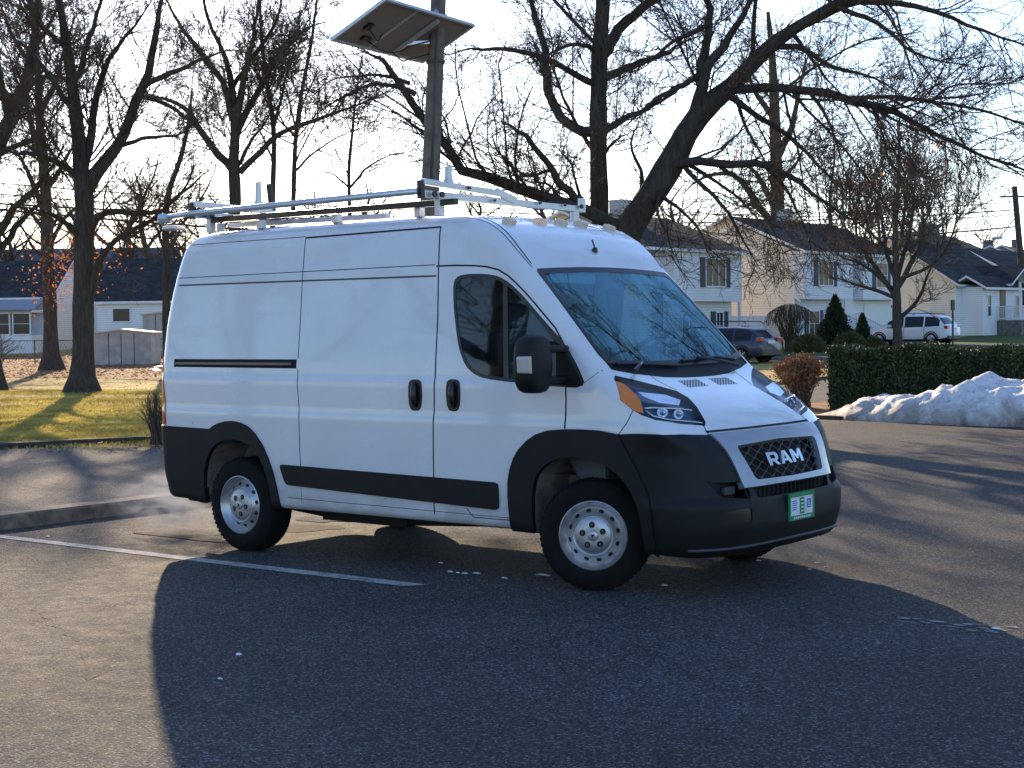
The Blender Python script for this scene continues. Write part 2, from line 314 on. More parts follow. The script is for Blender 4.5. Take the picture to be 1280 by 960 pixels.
def VF(P):
    x, y, z = P[..., 0], P[..., 1], P[..., 2]; ay = np.sqrt(y*y+1e-8)
    xw = x+.05*y*y*sst(-1.4, -.6, x)*(1-sst(.1, .3, x))
    top = (z-ZT(xw)+.035*y*y*(1-sst(-.9, -.4, x))+.03*y*y*sst(.1, .4, x))/np.sqrt(1+ZTd(xw)**2)
    side = (ay-W(z)-.018*sst(-.2, .4, x)*(1-sst(1.0, 1.4, z))*(1-sst(.7, 1.1, x))+.05*sst(-.55, .3, x)*sst(1.35, 1.6, z))
    fr = (x-XF(z)+.13*y*y+.05*ay**4)/np.sqrt(1+XFd(z)**2+(.2*ay)**2)
    fr = fr+.026*sst(.585, .66, z)*sst(.48, .66, ay)*(1-sst(.72, 1.0, z)); side = side+.014*sst(.585, .66, z)*sst(.36, .55, x)*(1-sst(.72, 1.0, z))
    re = (XR(z)-x+.02*y*y)/np.sqrt(1+XRd(z)**2)
    f = smax(side, fr, .10+.28*(1-sst(.9, 1.1, z)))
    f = smax(f, top, .16-.06*sst(-1.6, -.8, x)+.02*sst(.1, .5, x))
    f = smax(f, re, .10); return smax(f, ZB(x)-z, .06)
def vgrad(P):
    e = 1e-3; G = np.stack([VF(P+np.eye(3)[i]*e)-VF(P-np.eye(3)[i]*e) for i in range(3)], -1)
    return G/(np.linalg.norm(G, axis=-1, keepdims=True)+1e-12)
def vroot(S, D, t1=4.0):
    """outermost crossing along rays from inside"""
    lo = np.zeros(len(S)); hi = np.full(len(S), t1)
    for _ in range(34):
        m = (lo+hi)/2; ins = VF(S+m[:, None]*D) < 0; lo = np.where(ins, m, lo); hi = np.where(ins, hi, m)
    return S+lo[:, None]*D
def snap(p, d):
    """point moved along direction d (towards outside) onto the skin, starting deep inside"""
    p = np.array(p, float); d = np.array(d, float); d /= np.linalg.norm(d)
    t = np.linspace(-.5, .5, 400); f = VF(p+t[:, None]*d); i = np.where((f[:-1] < 0) & (f[1:] >= 0))[0]
    if len(i) == 0: return p
    i = i[np.argmin(np.abs(t[i]))]; a, b = t[i], t[i+1]
    for _ in range(20):
        m = (a+b)/2
        if VF((p+m*d)[None])[0] < 0: a = m
        else: b = m
    return p+a*d
# --- skin mesh: rays from an inner spine through a box grid
def skin():
    xs = np.concatenate([np.linspace(-4.47, -1.5, 80), np.linspace(-1.46, 1.03, 85)]); ys = np.linspace(-1.06, 1.06, 62); zs = np.linspace(.20, 2.66, 78)
    P = []; Fc = []; key = {}
    def vid(i, j, k):
        t = (i, j, k)
        if t not in key: key[t] = len(P); P.append((xs[i], ys[j], zs[k]))
        return key[t]
    I, J, K = len(xs)-1, len(ys)-1, len(zs)-1
    for i in range(I):
        for k in range(K):
            Fc.append([vid(i,0,k), vid(i+1,0,k), vid(i+1,0,k+1), vid(i,0,k+1)]); Fc.append([vid(i,J,k), vid(i,J,k+1), vid(i+1,J,k+1), vid(i+1,J,k)])
        for j in range(J):
            Fc.append([vid(i,j,0), vid(i,j+1,0), vid(i+1,j+1,0), vid(i+1,j,0)]); Fc.append([vid(i,j,K), vid(i+1,j,K), vid(i+1,j+1,K), vid(i,j+1,K)])
    for j in range(J):
        for k in range(K):
            Fc.append([vid(0,j,k), vid(0,j,k+1), vid(0,j+1,k+1), vid(0,j+1,k)]); Fc.append([vid(I,j,k), vid(I,j+1,k), vid(I,j+1,k+1), vid(I,j,k+1)])
    P = np.array(P); S = np.stack([np.clip(P[:,0], -4.1, -.25), P[:,1]*.35, .95+(P[:,2]-.95)*.15*(P[:,0] < -.3)], -1)
    D = P-S; D /= np.linalg.norm(D, axis=1, keepdims=True)
    return vroot(S, D, 3.0), Fc
_V, _Fc = skin()
vb = bmesh.new(); _vs = [vb.verts.new(v) for v in _V]
for f in _Fc:
    try: vb.faces.new([_vs[i] for i in f])
    except ValueError: pass
vb.normal_update()
lab = vb.faces.layers.int.new('lab')
LAB = {'body': 0}
def L(n): return LAB.setdefault(n, len(LAB))
def inpoly(poly, x, y):
    c = False; n = len(poly); j = n-1
    for i in range(n):
        xi, yi = poly[i]; xj, yj = poly[j]
        if (yi > y) != (yj > y) and x < (xj-xi)*(y-yi)/(yj-yi)+xi: c = not c
        j = i
    return c
def dense(pts, maxl=.12):
    return pts
def cut(pts, d, name, only=('body',), flt=None):
    """split the skin exactly along a closed outline swept along direction d; the faces inside get the label"""
    d = Vector(d).normalized(); up = Vector((0, 0, 1)) if abs(d.z) < .9 else Vector((1, 0, 0))
    e1 = up.cross(d).normalized(); e2 = d.cross(e1)
    pts = [Vector(p) for p in pts]; poly = [(p.dot(e1), p.dot(e2)) for p in pts]; n = len(poly)
    u0 = min(p[0] for p in poly)-.05; u1 = max(p[0] for p in poly)+.05; v0 = min(p[1] for p in poly)-.05; v1 = max(p[1] for p in poly)+.05
    ok = {L(o) for o in only}
    cand = {}
    def bnd(f):
        us = [v.co.dot(e1) for v in f.verts]; vs = [v.co.dot(e2) for v in f.verts]; return (min(us), max(us), min(vs), max(vs))
    for f in vb.faces:
        if f[lab] not in ok: continue
        c = f.verts[0].co
        if not (u0 < c.dot(e1) < u1 and v0 < c.dot(e2) < v1): continue
        if flt and not flt(f.calc_center_median(), f.normal): continue
        cand[f] = bnd(f)
    for i in range(n):
        a, b = poly[i], poly[(i+1) % n]
        if abs(a[0]-b[0])+abs(a[1]-b[1]) < 1e-6: continue
        s0, s1 = min(a[0], b[0])-1e-4, max(a[0], b[0])+1e-4; t0, t1 = min(a[1], b[1])-1e-4, max(a[1], b[1])+1e-4
        t = (b[0]-a[0], b[1]-a[1]); tl = math.hypot(*t); sel = []
        for f, q in cand.items():
            if q[1] >= s0 and q[0] <= s1 and q[3] >= t0 and q[2] <= t1:
                # signed distances of the box corners to the line
                mx_, my_ = (q[0]+q[1])/2-a[0], (q[2]+q[3])/2-a[1]
                if abs(mx_*t[1]-my_*t[0])/tl <= (abs(t[1])*(q[1]-q[0])+abs(t[0])*(q[3]-q[2]))/2/tl+1e-4: sel.append(f)
        if not sel: continue
        no = e1*t[1]-e2*t[0]; co = e1*a[0]+e2*a[1]
        geom = list({v for f in sel for v in f.verts})+list({e for f in sel for e in f.edges})+sel
        r = bmesh.ops.bisect_plane(vb, geom=geom, dist=1e-5, plane_co=co, plane_no=no.normalized())
        for f in sel:
            if not f.is_valid: cand.pop(f, None)
        for g in r['geom']:
            if isinstance(g, bmesh.types.BMFace): cand[g] = bnd(g)
    k = L(name)
    for f in cand:
        if f.is_valid and f[lab] in ok:
            c = f.calc_center_median()
            if inpoly(poly, c.dot(e1), c.dot(e2)): f[lab] = k
def mir(pts): return [(p[0], -p[1], p[2]) for p in pts]
SX = lambda pts: [(x, 0, z) for x, z in pts]          # outline in side view
FY = lambda pts: [(0, y, z) for y, z in pts]          # outline in front view
TZ = lambda pts: [(x, y, 0) for x, y in pts]          # outline in top view
sidef = lambda c, n: abs(c.y) > .55
rightf = lambda c, n: c.y < -.55
def rounded(poly, r=.03, n=4):
    out = []; m = len(poly)
    for i in range(m):
        p0, p, p1 = Vector(poly[i-1]), Vector(poly[i]), Vector(poly[(i+1) % m]); a = (p0-p); b = (p1-p)
        rr = min(r, a.length*.45, b.length*.45); A = p+a.normalized()*rr; B = p+b.normalized()*rr
        for k in range(n+1):
            t = k/n; q = A*(1-t)**2+p*2*t*(1-t)+B*t*t; out.append(tuple(q))
    return out
def soft(pts, keep=(), it=1):
    # corner cutting; kept indices stay sharp
    for _ in range(it):
        out = []; n = len(pts); nk = set()
        for i in range(n):
            p0, p, p1 = pts[i-1], pts[i], pts[(i+1) % n]
            if i in keep: nk.add(len(out)); out.append(p)
            else: out.append(tuple(.78*b+.22*a for a, b in zip(p0, p))); out.append(tuple(.78*b+.22*a for a, b in zip(p1, p)))
        pts = out; keep = nk
    return pts
FOPEN = [(-.47,.1),(-.485,.58),(-.45,.74),(-.37,.82),(-.27,.87),(-.13,.89),(.02,.885),(.14,.85),(.26,.78),(.35,.68),(.40,.56),(.42,.42),(.42,.1)]
ROPEN = [(-3.86,.1),(-3.85,.60),(-3.80,.74),(-3.72,.83),(-3.60,.88),(-3.46,.895),(-3.32,.87),(-3.20,.79),(-3.12,.67),(-3.07,.5),(-3.05,.1)]
cut(SX([(.25,1.05),(.33,1.057),(.41,1.06),(.54,1.058),(.64,1.05),(.70,1.035),(.85,1.03),(1.2,1.03),(1.2,0),(.50,0),(.50,.30),(.49,.55),(.465,.65),(.43,.74),(.39,.82),(.35,.89),(.30,.97)]), (0,1,0), 'bumper')
cut(SX([(-.66,0),(-.68,.37),(-.69,.60),(-.685,.70),(-.665,.78),(-.63,.86),(-.58,.925),(-.51,.985),(-.43,1.03),(-.33,1.058),(-.2,1.07),(-.05,1.073),(.09,1.07),(.25,1.05),(.30,.97),(.35,.89),(.39,.82),(.43,.74),(.465,.65),(.49,.55),(.50,.30),(.50,0)]), (0,1,0), 'flare_front', flt=sidef)
cut(SX([(-3.95,0),(-3.95,.6),(-3.93,.75),(-3.87,.85),(-3.79,.945),(-3.72,.99),(-3.65,1.015),(-3.57,1.033),(-3.48,1.037),(-3.39,1.025),(-3.31,.998),(-3.23,.945),(-3.15,.86),(-3.09,.76),(-3.04,.65),(-3.005,.53),(-2.985,.42),(-2.97,0)]), (0,1,0), 'flare_rear', flt=sidef)
cut(SX([(-4.7,.975),(-4.32,.975),(-3.77,.965),(-3.87,.85),(-3.93,.75),(-3.95,.6),(-3.95,0),(-4.7,0)]), (0,1,0), 'bumper_rear')
FOPEN = soft(FOPEN, (0, len(FOPEN)-1)); ROPEN = soft(ROPEN, (0, len(ROPEN)-1))
cut(SX(FOPEN), (0,1,0), 'hole', ('body','flare_front','bumper'), sidef)
cut(SX(ROPEN), (0,1,0), 'hole', ('body','flare_rear'), sidef)
cut(SX(rounded([(-2.965,.715),(-.78,.685),(-.78,.495),(-2.90,.56)], .04)), (0,1,0), 'moulding', flt=sidef)
# grille surround, grilles, fog recess
cut(FY([(-.71,1.10),(.71,1.10),(.68,1.03),(.635,.92),(.60,.80),(.58,.695),(-.58,.695),(-.60,.80),(-.635,.92),(-.68,1.03)]), (1,0,0), 'surround', ('bumper',), lambda c, n: c.x > .4)
cut(FY(rounded([(-.525,.95),(0,.965),(.525,.95),(.45,.735),(0,.728),(-.45,.735)], .035)), (1,0,0), 'grillehole', ('surround',), lambda c, n: c.x > .4)
cut(FY(rounded([(-.50,.69),(.50,.69),(.475,.625),(-.475,.625)], .015)), (1,0,0), 'lowhole', ('bumper','surround'), lambda c, n: c.x > .4)
for s in (1, -1):
    cut(FY([(s*y, z) for y, z in [(-.545,.735),(-.80,.745),(-.82,.74),(-.78,.66),(-.74,.645),(-.555,.625),(-.535,.66)]]), (1,0,0), 'foghole', ('bumper',), lambda c, n: c.x > .4 and c.y*s < 0)
HLP = [(.10,-.86,1.415),(.145,-.93,1.40),(.19,-.96,1.35),(.24,-1.0,1.27),(.34,-1.01,1.21),(.41,-1.005,1.175),(.50,-.98,1.145),(.59,-.84,1.115),(.655,-.64,1.095),(.64,-.61,1.12),(.59,-.58,1.17),(.53,-.54,1.215),(.44,-.50,1.27),(.35,-.50,1.31),(.28,-.60,1.345),(.18,-.77,1.395)]
HLD = (.60, -.76, .25)
for s in (1, -1):
    pts = HLP if s == 1 else mir(HLP); d = HLD if s == 1 else (.60, .76, .25)
    cut(pts, d, 'headlight', flt=lambda c, n: c.y*s < -.3 and c.x > 0 and n.dot(Vector(d)) > 0)
# windshield, cowl
cut(FY(rounded([(-.80,.565),(-.57,.575),(-.56,.49),(-.62,.47),(-.82,.48)], .03)), (1,0,0), 'tow', ('bumper',), lambda c, n: c.x > .4 and c.y < 0)
WSO = [(-.79,2.145),(-.6,2.155),(-.3,2.165),(0,2.168),(.3,2.165),(.6,2.155),(.79,2.145),(.815,2.12),(.852,1.80),(.875,1.56),(.868,1.505),(.7,1.482),(.4,1.47),(0,1.465),(-.4,1.47),(-.7,1.482),(-.868,1.505),(-.875,1.56),(-.852,1.80),(-.815,2.12)]
WSI = [(y*.955, 1.50+(z-1.465)*.915 if z < 2 else z-.035) for y, z in WSO]
frontf = lambda c, n: c.x > -.75 and n.x > .15
cut(FY([(-.868,1.505),(-.7,1.482),(-.4,1.47),(0,1.465),(.4,1.47),(.7,1.482),(.868,1.505),(.872,1.46),(.70,1.428),(.41,1.395),(.2,1.386),(0,1.384),(-.2,1.386),(-.41,1.395),(-.70,1.428),(-.872,1.46)]), (1,0,0), 'cowl', flt=frontf)
cut(FY(WSO), (1,0,0), 'frit', flt=frontf)
cut(FY(WSI), (1,0,0), 'windshield', ('frit',), frontf)
# doors
WIN = [(-1.235,2.075),(-1.19,2.115),(-1.1,2.125),(-.94,2.12),(-.82,2.10),(-.72,2.05),(-.6,1.96),(-.4,1.78),(-.23,1.63),(-.15,1.51),(-.09,1.41),(-.07,1.36),(-.10,1.345),(-.32,1.35),(-.68,1.375),(-.90,1.395),(-1.0,1.425),(-1.08,1.48),(-1.15,1.60),(-1.19,1.75),(-1.225,1.92)]
WIN = soft(WIN, (12,))
cut(SX(WIN), (0,1,0), 'gasket', flt=sidef)
cut(SX([(-1.205,2.06),(-1.17,2.09),(-1.1,2.10),(-.94,2.095),(-.83,2.075),(-.782,2.05),(-.735,1.405),(-.90,1.42),(-.985,1.445),(-1.06,1.495),(-1.125,1.61),(-1.165,1.75),(-1.20,1.92)]), (0,1,0), 'glass_door', ('gasket',), sidef)
cut(SX([(-.742,2.03),(-.69,2.00),(-.60,1.925),(-.41,1.745),(-.275,1.615),(-.275,1.39),(-.40,1.385),(-.69,1.40)]), (0,1,0), 'glass_vent', ('gasket',), sidef)
DOOR = [(-1.405,2.19),(-1.2,2.188),(-1.04,2.18),(-.93,2.168),(-.83,2.145),(-.74,2.10),(-.67,2.05),(-.58,1.98),(-.49,1.90),(-.32,1.74),(-.25,1.64),(-.215,1.54),(-.20,1.40),(-.195,1.26),(-.20,1.074)]
DOORC = DOOR+[(-.25,.9),(-.66,.9),(-.69,.71),(-.69,.43),(-1.02,.43),(-1.08,.49),(-1.17,.62),(-1.38,.68),(-1.36,1.24),(-1.365,1.81)]
cut(SX(DOORC), (0,1,0), 'door', flt=sidef)
SLD = [(-2.775,2.455),(-1.40,2.47),(-1.385,2.2),(-1.365,1.81),(-1.36,1.24),(-1.375,.67),(-1.385,.43),(-2.74,.43),(-2.735,1.09),(-2.77,1.46),(-2.77,1.83)]
cut(SX(SLD), (0,1,0), 'sliding', flt=rightf)
cut(SX([(-4.24,1.525),(-2.785,1.525),(-2.785,1.455),(-4.24,1.46)]), (0,1,0), 'railrecess', flt=rightf)
cut(SX([(-4.7,1.54),(-4.405,1.53),(-4.37,1.40),(-4.33,1.2),(-4.315,.985),(-4.7,.985)]), (0,1,0), 'tail', flt=lambda c, n: abs(c.y) > .86)
cut(TZ([(1.2,-.67),(.71,-.67),(.66,-.62),(.60,-.575),(.53,-.535),(.44,-.495),(.34,-.49),(.26,-.52),(.17,-.54),(.17,.54),(.26,.52),(.34,.49),(.44,.495),(.53,.535),(.60,.575),(.66,.62),(.71,.67),(1.2,.67)]), (0,0,1), 'hood', flt=lambda c, n: c.x > .12 and c.z > 1.0)
for f in vb.faces:
    if f.normal.z < -.75 and f.calc_center_median().z < .5 and f[lab] != L('hole'): f[lab] = L('under')
van = empty('cargo_van', (0, 0, 0), 0, 'white high roof cargo van with black bumpers and a ladder rack, parked in the lot', 'van')
def take(name, lname, mats, off=0.0, rim=0.0, parent=van, flt=None, extra=None):
    if isinstance(lname, str): lname = (lname,)
    ks = {LAB[l] for l in lname if l in LAB}
    fs = [f for f in vb.faces if f[lab] in ks and (flt is None or flt(f.calc_center_median()))]
    idx = {}; P = []
    for f in fs:
        for v in f.verts:
            if v.index not in idx: idx[v.index] = len(P); P.append(tuple(v.co))
    P = np.array(P); N = vgrad(P); Q = P+N*off; FF = []; 
    for f in fs:
        ids = [idx[v.index] for v in f.verts]
        g = N[ids].mean(0)
        if Vector(g).dot(f.normal) < 0: ids = ids[::-1]
        FF.append(ids)
    V = Q.tolist(); NN = N.tolist(); mi = [0]*len(FF)
    if rim:
        cnt = {}
        for ids in FF:
            for a, b in zip(ids, ids[1:]+ids[:1]):
                if (b, a) in cnt: del cnt[(b, a)]
                else: cnt[(a, b)] = 1
        for a, b in cnt:
            q = [Q[b], Q[a], Q[a]-N[a]*rim, Q[b]-N[b]*rim]; fn = np.cross(q[1]-q[0], q[2]-q[1]); ln = np.linalg.norm(fn)
            if ln < 1e-12: continue
            fn /= ln; k = len(V); V += [list(x) for x in q]; NN += [list(fn)]*4; FF.append([k, k+1, k+2, k+3]); mi.append(0)
    if extra:
        for (EV, EF, EN, em) in extra:
            k = len(V); V += EV; NN += EN; FF += [[i+k for i in f] for f in EF]; mi += [em]*len(EF)
    return mesh_obj(name, V, FF, mats, parent, mi, normals=NN)
vb.verts.index_update(); vb.normal_update()
def ribbon(pts, d, wd, off=.0012, mi=1, step=.03):
    """thin dark joint line lying on the skin along a path"""
    P = [np.array(p, float) for p in pts]; out = []
    for a, b in zip(P[:-1], P[1:]):
        n = max(1, int(np.linalg.norm(b-a)/step)); out += [a+(b-a)*k/n for k in range(n)]
    out.append(P[-1]); Q = np.array([snap(p, d) for p in out]); N = vgrad(Q); V = []; NN = []
    for i in range(len(Q)):
        t = Q[min(i+1, len(Q)-1)]-Q[max(i-1, 0)]; t /= np.linalg.norm(t)+1e-9; s = np.cross(N[i], t)
        V += [list(Q[i]+s*wd/2+N[i]*off), list(Q[i]-s*wd/2+N[i]*off)]; NN += [list(N[i])]*2
    Fc = [[2*i, 2*i+1, 2*i+3, 2*i+2] for i in range(len(Q)-1)]
    out = []
    for f in Fc:
        a, b, c = (np.array(V[j]) for j in f[:3]); 
        out.append(f if np.dot(np.cross(b-a, c-b), NN[f[0]]) > 0 else f[::-1])
    return (V, out, NN, mi)
rs = lambda pts, y=-.95: [(x, y, z) for x, z in pts]
LW = .009
ex = []
for s in (-1, 1):
    y = .95*s; d = (0, s, 0)
    ex.append(ribbon(rs(DOOR, y), d, LW+.003)); ex.append(ribbon(rs([(-.195,1.26),(-.20,1.074)], y), d, LW))
    ex.append(ribbon(rs([(-.66,.43),(-1.02,.43),(-1.08,.49)], y), d, .006)); ex.append(ribbon(rs([(-.70,.445),(-2.9,.46)], y), d, .004))
    ex.append(ribbon(rs([(-4.24,2.19),(-2.78,2.195),(-1.42,2.2)], y), d, .006, mi=1)); ex.append(ribbon(rs([(-4.24,2.13),(-2.78,2.125),(-1.40,2.12)], y), d, .013, mi=2))
    ex.append(ribbon([(-4.15,y*.9,2.46),(-2.78,y*.9,2.465)], d, .006, mi=2))
    ex.append(ribbon([(-.62,s*.80,2.165),(-.72,s*.80,2.27),(-.85,s*.77,2.38),(-1.0,s*.74,2.47),(-1.2,s*.7,2.53),(-1.35,s*.66,2.55)], (0,s*.5,.85), .010))
    ex.append(ribbon([(-.60,s*.83,2.16),(-.72,s*.835,2.27),(-.86,s*.81,2.38),(-1.02,s*.78,2.46),(-1.25,s*.76,2.50)], (0,s*.5,.85), .006))
    ex.append(ribbon([(.245,s*.99,1.05),(.30,s*1.0,1.12),(.345,s*1.0,1.205)], d, .006))
    ex.append(ribbon([(-.07,s*.95,1.36),(.0,s*.93,1.41),(.07,s*.88,1.47)], (.2,s,.2), .004, mi=2))
    ex.append(ribbon([(-3.98,s*.98,1.02),(-3.98,s*.98,1.0)], d, .004))
d = (0, -1, 0)
ex.append(ribbon(rs([(-1.40,2.47),(-1.385,2.2),(-1.365,1.81),(-1.36,1.24),(-1.375,.68),(-1.385,.43)]), d, LW+.002)); ex.append(ribbon(rs([(-2.775,2.455),(-2.77,1.83),(-2.77,1.53)]), d, .007, mi=1))
ex.append(ribbon(rs([(-2.77,1.455),(-2.735,1.09),(-2.735,.70)]), d, .007)); ex.append(ribbon(rs([(-2.74,.55),(-2.74,.43)]), d, .004)); ex.append(ribbon([(-2.775,-.87,2.455),(-1.40,-.87,2.47)], d, .014))
ex.append(ribbon([(.66,-.655,1.10),(.705,-.675,1.035)], (1,-.3,.3), .008)); ex.append(ribbon([(.66,.655,1.10),(.705,.675,1.035)], (1,.3,.3), .008))
# hood shut line along the front and the sides
hs = [(.34,-.49,1.32),(.26,-.52,1.355),(.17,-.54,1.40)]
ex.append(ribbon(hs, (0,0,1), .006)); ex.append(ribbon(mir(hs), (0,0,1), .006))
hf = [(.75, y, 1.057) for y in np.linspace(-.68, .68, 24)]
ex.append(ribbon(hf, (1,0,0), .018, off=.003))
take('body', 'body', [M['paint'], M['gap'], M['gapbrown']], extra=ex)
take('hood', 'hood', [M['paint']])
take('sliding_door', 'sliding', [M['paint']])
take('front_door', 'door', [M['paint']], flt=lambda c: c.y < 0)
take('front_door', 'door', [M['paint']], flt=lambda c: c.y > 0)
ub = take('underbody', 'under', [M['dark']])
fb = take('front_bumper', 'bumper', [M['plastic']], .010, .03)
take('rear_bumper', 'bumper_rear', [M['plastic']], .012, .03)
for s in (-1, 1):
    take('fender_flare', 'flare_front', [M['plastic']], .022, .05, flt=lambda c: c.y*s > 0)
    take('fender_flare', 'flare_rear', [M['plastic']], .020, .05, flt=lambda c: c.y*s > 0)
    take('side_moulding', 'moulding', [M['plastic']], .014, .02, flt=lambda c: c.y*s > 0)
    take('tail_light', 'tail', [M['red']], .006, .01, flt=lambda c: c.y*s > 0)
    take('window_gasket', 'gasket', [M['plasticg']], .003, .008, flt=lambda c: c.y*s > 0)
    take('side_window', 'glass_door', [M['sideglass']], .0005, flt=lambda c: c.y*s > 0)
    take('quarter_window', 'glass_vent', [M['sideglass']], .0005, flt=lambda c: c.y*s > 0)
take('tow_cover', 'tow', [M['plasticg']], .006, .01)
take('grille_surround', 'surround', [M['silver']], .022, .05)
take('windshield_frame', 'frit', [M['plasticg']], .003, .006)
take('windshield', 'windshield', [M['ws']], .001)
take('cowl', 'cowl', [M['plastic']], -.006, 0)
rr = take('door_rail', 'railrecess', [M['gap']], -.012)
b = MB(); b.obox((-4.23,-.985,1.49), (-2.84,-.985,1.49), .012, .018); b.build('rail_track', simple('dirty_rail', (.22,.18,.15), .5, .4), rr)
# window-free patches where the wheel holes are: arch liners
def arch(poly, name):
    for s in (-1, 1):
        b = MB(); n = len(poly); V = [(x, s*.985, max(z, .36)) for x, z in poly]+[(x, s*.62, max(z, .36)) for x, z in poly]
        b.add(V, [(i, i+1, n+i+1, n+i) for i in range(n-1)]+[tuple(range(n, 2*n))]); b.build(name, M['liner'], van)
arch(FOPEN, 'wheel_well'); arch(ROPEN, 'wheel_well')
# --- headlights: bowl, reflectors, bulbs, lens, amber indicator
for s in (1, -1):
    Lf = take('headlight', 'headlight', [M['dash']], -.045, flt=lambda c: c.y*s < 0)
    Lf.data.materials[0] = simple('lamp_bowl', (.03, .06, .11), .25, .2)
    q = take('headlight_lens', 'headlight', [M['lens']], .002, parent=Lf, flt=lambda c: c.y*s < 0)
    d = np.array(HLD)*(1, s, 1)
    def hp(x, y, z): return snap((x, y*s, z), d)-d*.012
    # amber corner
    A = [(.145,-.93,1.395),(.165,-.95,1.36),(.215,-.985,1.29),(.29,-1.0,1.235),(.36,-1.0,1.20),(.41,-.985,1.185),(.385,-.96,1.22),(.35,-.93,1.26),(.31,-.92,1.30),(.24,-.90,1.345),(.19,-.90,1.375)]
    P = [hp(*a) for a in A]; c = sum(P)/len(P); b = MB(); b.add([tuple(c)]+[tuple(p) for p in P], [(0, i+1, (i+1) % len(P)+1) for i in range(len(P))]); b.build('turn_signal', M['amber'], Lf)
    A2 = [(.31,-.90,1.325),(.36,-.90,1.295),(.44,-.84,1.255),(.50,-.70,1.235),(.46,-.62,1.265),(.38,-.68,1.30)]
    P = [hp(*a) for a in A2]; c = sum(P)/len(P); b = MB(); b.add([tuple(c)]+[tuple(p) for p in P], [(0, i+1, (i+1) % len(P)+1) for i in range(len(P))])
    b.build('upper_reflector', M['reflector'], Lf)
    # chrome strip
    b = MB(); b.tube([tuple(hp(*a)) for a in [(.40,-.96,1.215),(.43,-.93,1.22),(.48,-.86,1.22),(.53,-.74,1.215),(.56,-.65,1.20)]], .009, 6)
    b.tube([tuple(hp(*a)) for a in [(.41,-.96,1.20),(.46,-.95,1.165),(.53,-.88,1.14),(.60,-.76,1.13),(.645,-.66,1.12)]], .008, 6); b.build('lamp_trim', M['chrome'], Lf, True)
    for (cx, cy, cz, r) in ((.47,-.86,1.185,.036),(.53,-.76,1.175,.034)):
        c = hp(cx, cy, cz)-d*.004; b = MB(); ax = Vector(d).normalized(); a1 = ax.cross(Vector((0,0,1))).normalized(); a2 = ax.cross(a1)
        V = []; n = 20
        for rr_, h in ((r, .0), (r*.82, -.02), (r*.75, -.012), (r*.4, .006), (.001, .012)):
            V += [Vector(c)+ax*h+(a1*math.cos(2*PI*k/n)+a2*math.sin(2*PI*k/n))*rr_ for k in range(n)]
        b.add(V, [(i*n+k, i*n+(k+1) % n, (i+1)*n+(k+1) % n, (i+1)*n+k) for i in range(4) for k in range(n)]); b.build('projector', M['reflector'], Lf, True)
# --- grille: ogee wires on dark backing, letters
gr = empty('grille', (0, 0, 0)); gr.parent = van
def fx(y, z, back=0): return float(snap((.9, y, z), (1, 0, 0))[0])-back
b = MB(); ys = np.linspace(-.56, .56, 17); zs_ = [.69, .75, .81, .87, .93, .99]
V = [(fx(y, z, .065), y, z) for y in ys for z in zs_]; b.add(V, [(i*6+j, (i+1)*6+j, (i+1)*6+j+1, i*6+j+1) for i in range(16) for j in range(5)]); b.build('grille_backing', M['dark'], gr)
b = MB(); nr = 8; dz = .24/nr*1.05
for k in range(nr+1):
    z0 = .73+k*dz; pts = []
    for i in range(81):
        y = -.53+1.06*i/80; z = z0+(.0145 if k % 2 else -.0145)*math.cos(2*PI*y/.135); pts.append((fx(y, z, .012), y, z))
    b.tube(pts, .0045, 5)
b.build('grille_mesh', simple('grille_gloss_black', (.028,.028,.032), .3), gr, True)
b = MB()
for k in range(17):
    y = -.46+.92*k/16; b.box(fx(y, .66, .04), fx(y, .66, .02), y-.004, y+.004, .62, .69)
b.box(.85, .90, -.49, .49, .62, .69); b.build('lower_grille', M['dark'], van)
for s in (-1, 1):
    b = MB(); b.prism([(s*y, z) for y, z in [(-.53,.76),(-.83,.76),(-.80,.64),(-.54,.61)]], .60, .80, (1, 2, 0)); b.build('fog_recess', M['dark'], van)
    b = MB(); b.box(.80, .84, *sorted((s*-.58, s*-.70)), .655, .71); b.build('fog_light', M['dash'], van, bevel=.01)
def letter(poly, holes, u0, name='emblem_letter'):
    bm = bmesh.new(); loops = [poly]+holes; es = []
    for lp in loops:
        vs = [bm.verts.new((x, y, 0)) for x, y in lp]; es += [bm.edges.new((vs[i], vs[(i+1) % len(vs)])) for i in range(len(vs))]
    bmesh.ops.triangle_fill(bm, use_beauty=True, edges=es)
    r = bmesh.ops.extrude_face_region(bm, geom=list(bm.faces)); top = {v for v in r['geom'] if isinstance(v, bmesh.types.BMVert)}
    for v in bm.verts:
        u = (u0+v.co.x*.15)*.88; w_ = (v.co.y-.5)*.086; v.co = Vector((fx(u, .857+w_, -.002)+(.018 if v in top else 0), u, .857+w_))
    bmesh.ops.recalc_face_normals(bm, faces=bm.faces); me = bpy.data.meshes.new(name); bm.to_mesh(me); bm.free(); me.materials.append(M['chrome'])
    o = bpy.data.objects.new(name, me); col.objects.link(o); o.parent = gr
    md = o.modifiers.new('bevel', 'BEVEL'); md.width = .0025; md.segments = 2; md.limit_method = 'ANGLE'
letter([(0,0),(.27,0),(.27,.28),(.47,.28),(.72,0),(1.02,0),(.74,.33),(.92,.42),(1,.6),(1,.78),(.9,.94),(.76,1),(0,1)], [[(.27,.52),(.27,.76),(.66,.76),(.72,.71),(.72,.57),(.66,.52)]], -.255)
letter([(-.06,0),(.22,0),(.32,.2),(.70,.2),(.80,0),(1.08,0),(.68,1),(.34,1)], [[(.40,.40),(.51,.70),(.62,.40)]], -.078)
letter([(0,0),(.25,0),(.25,.56),(.47,.22),(.59,.22),(.81,.56),(.81,0),(1.06,0),(1.06,1),(.80,1),(.53,.56),(.26,1),(0,1)], [], .100)
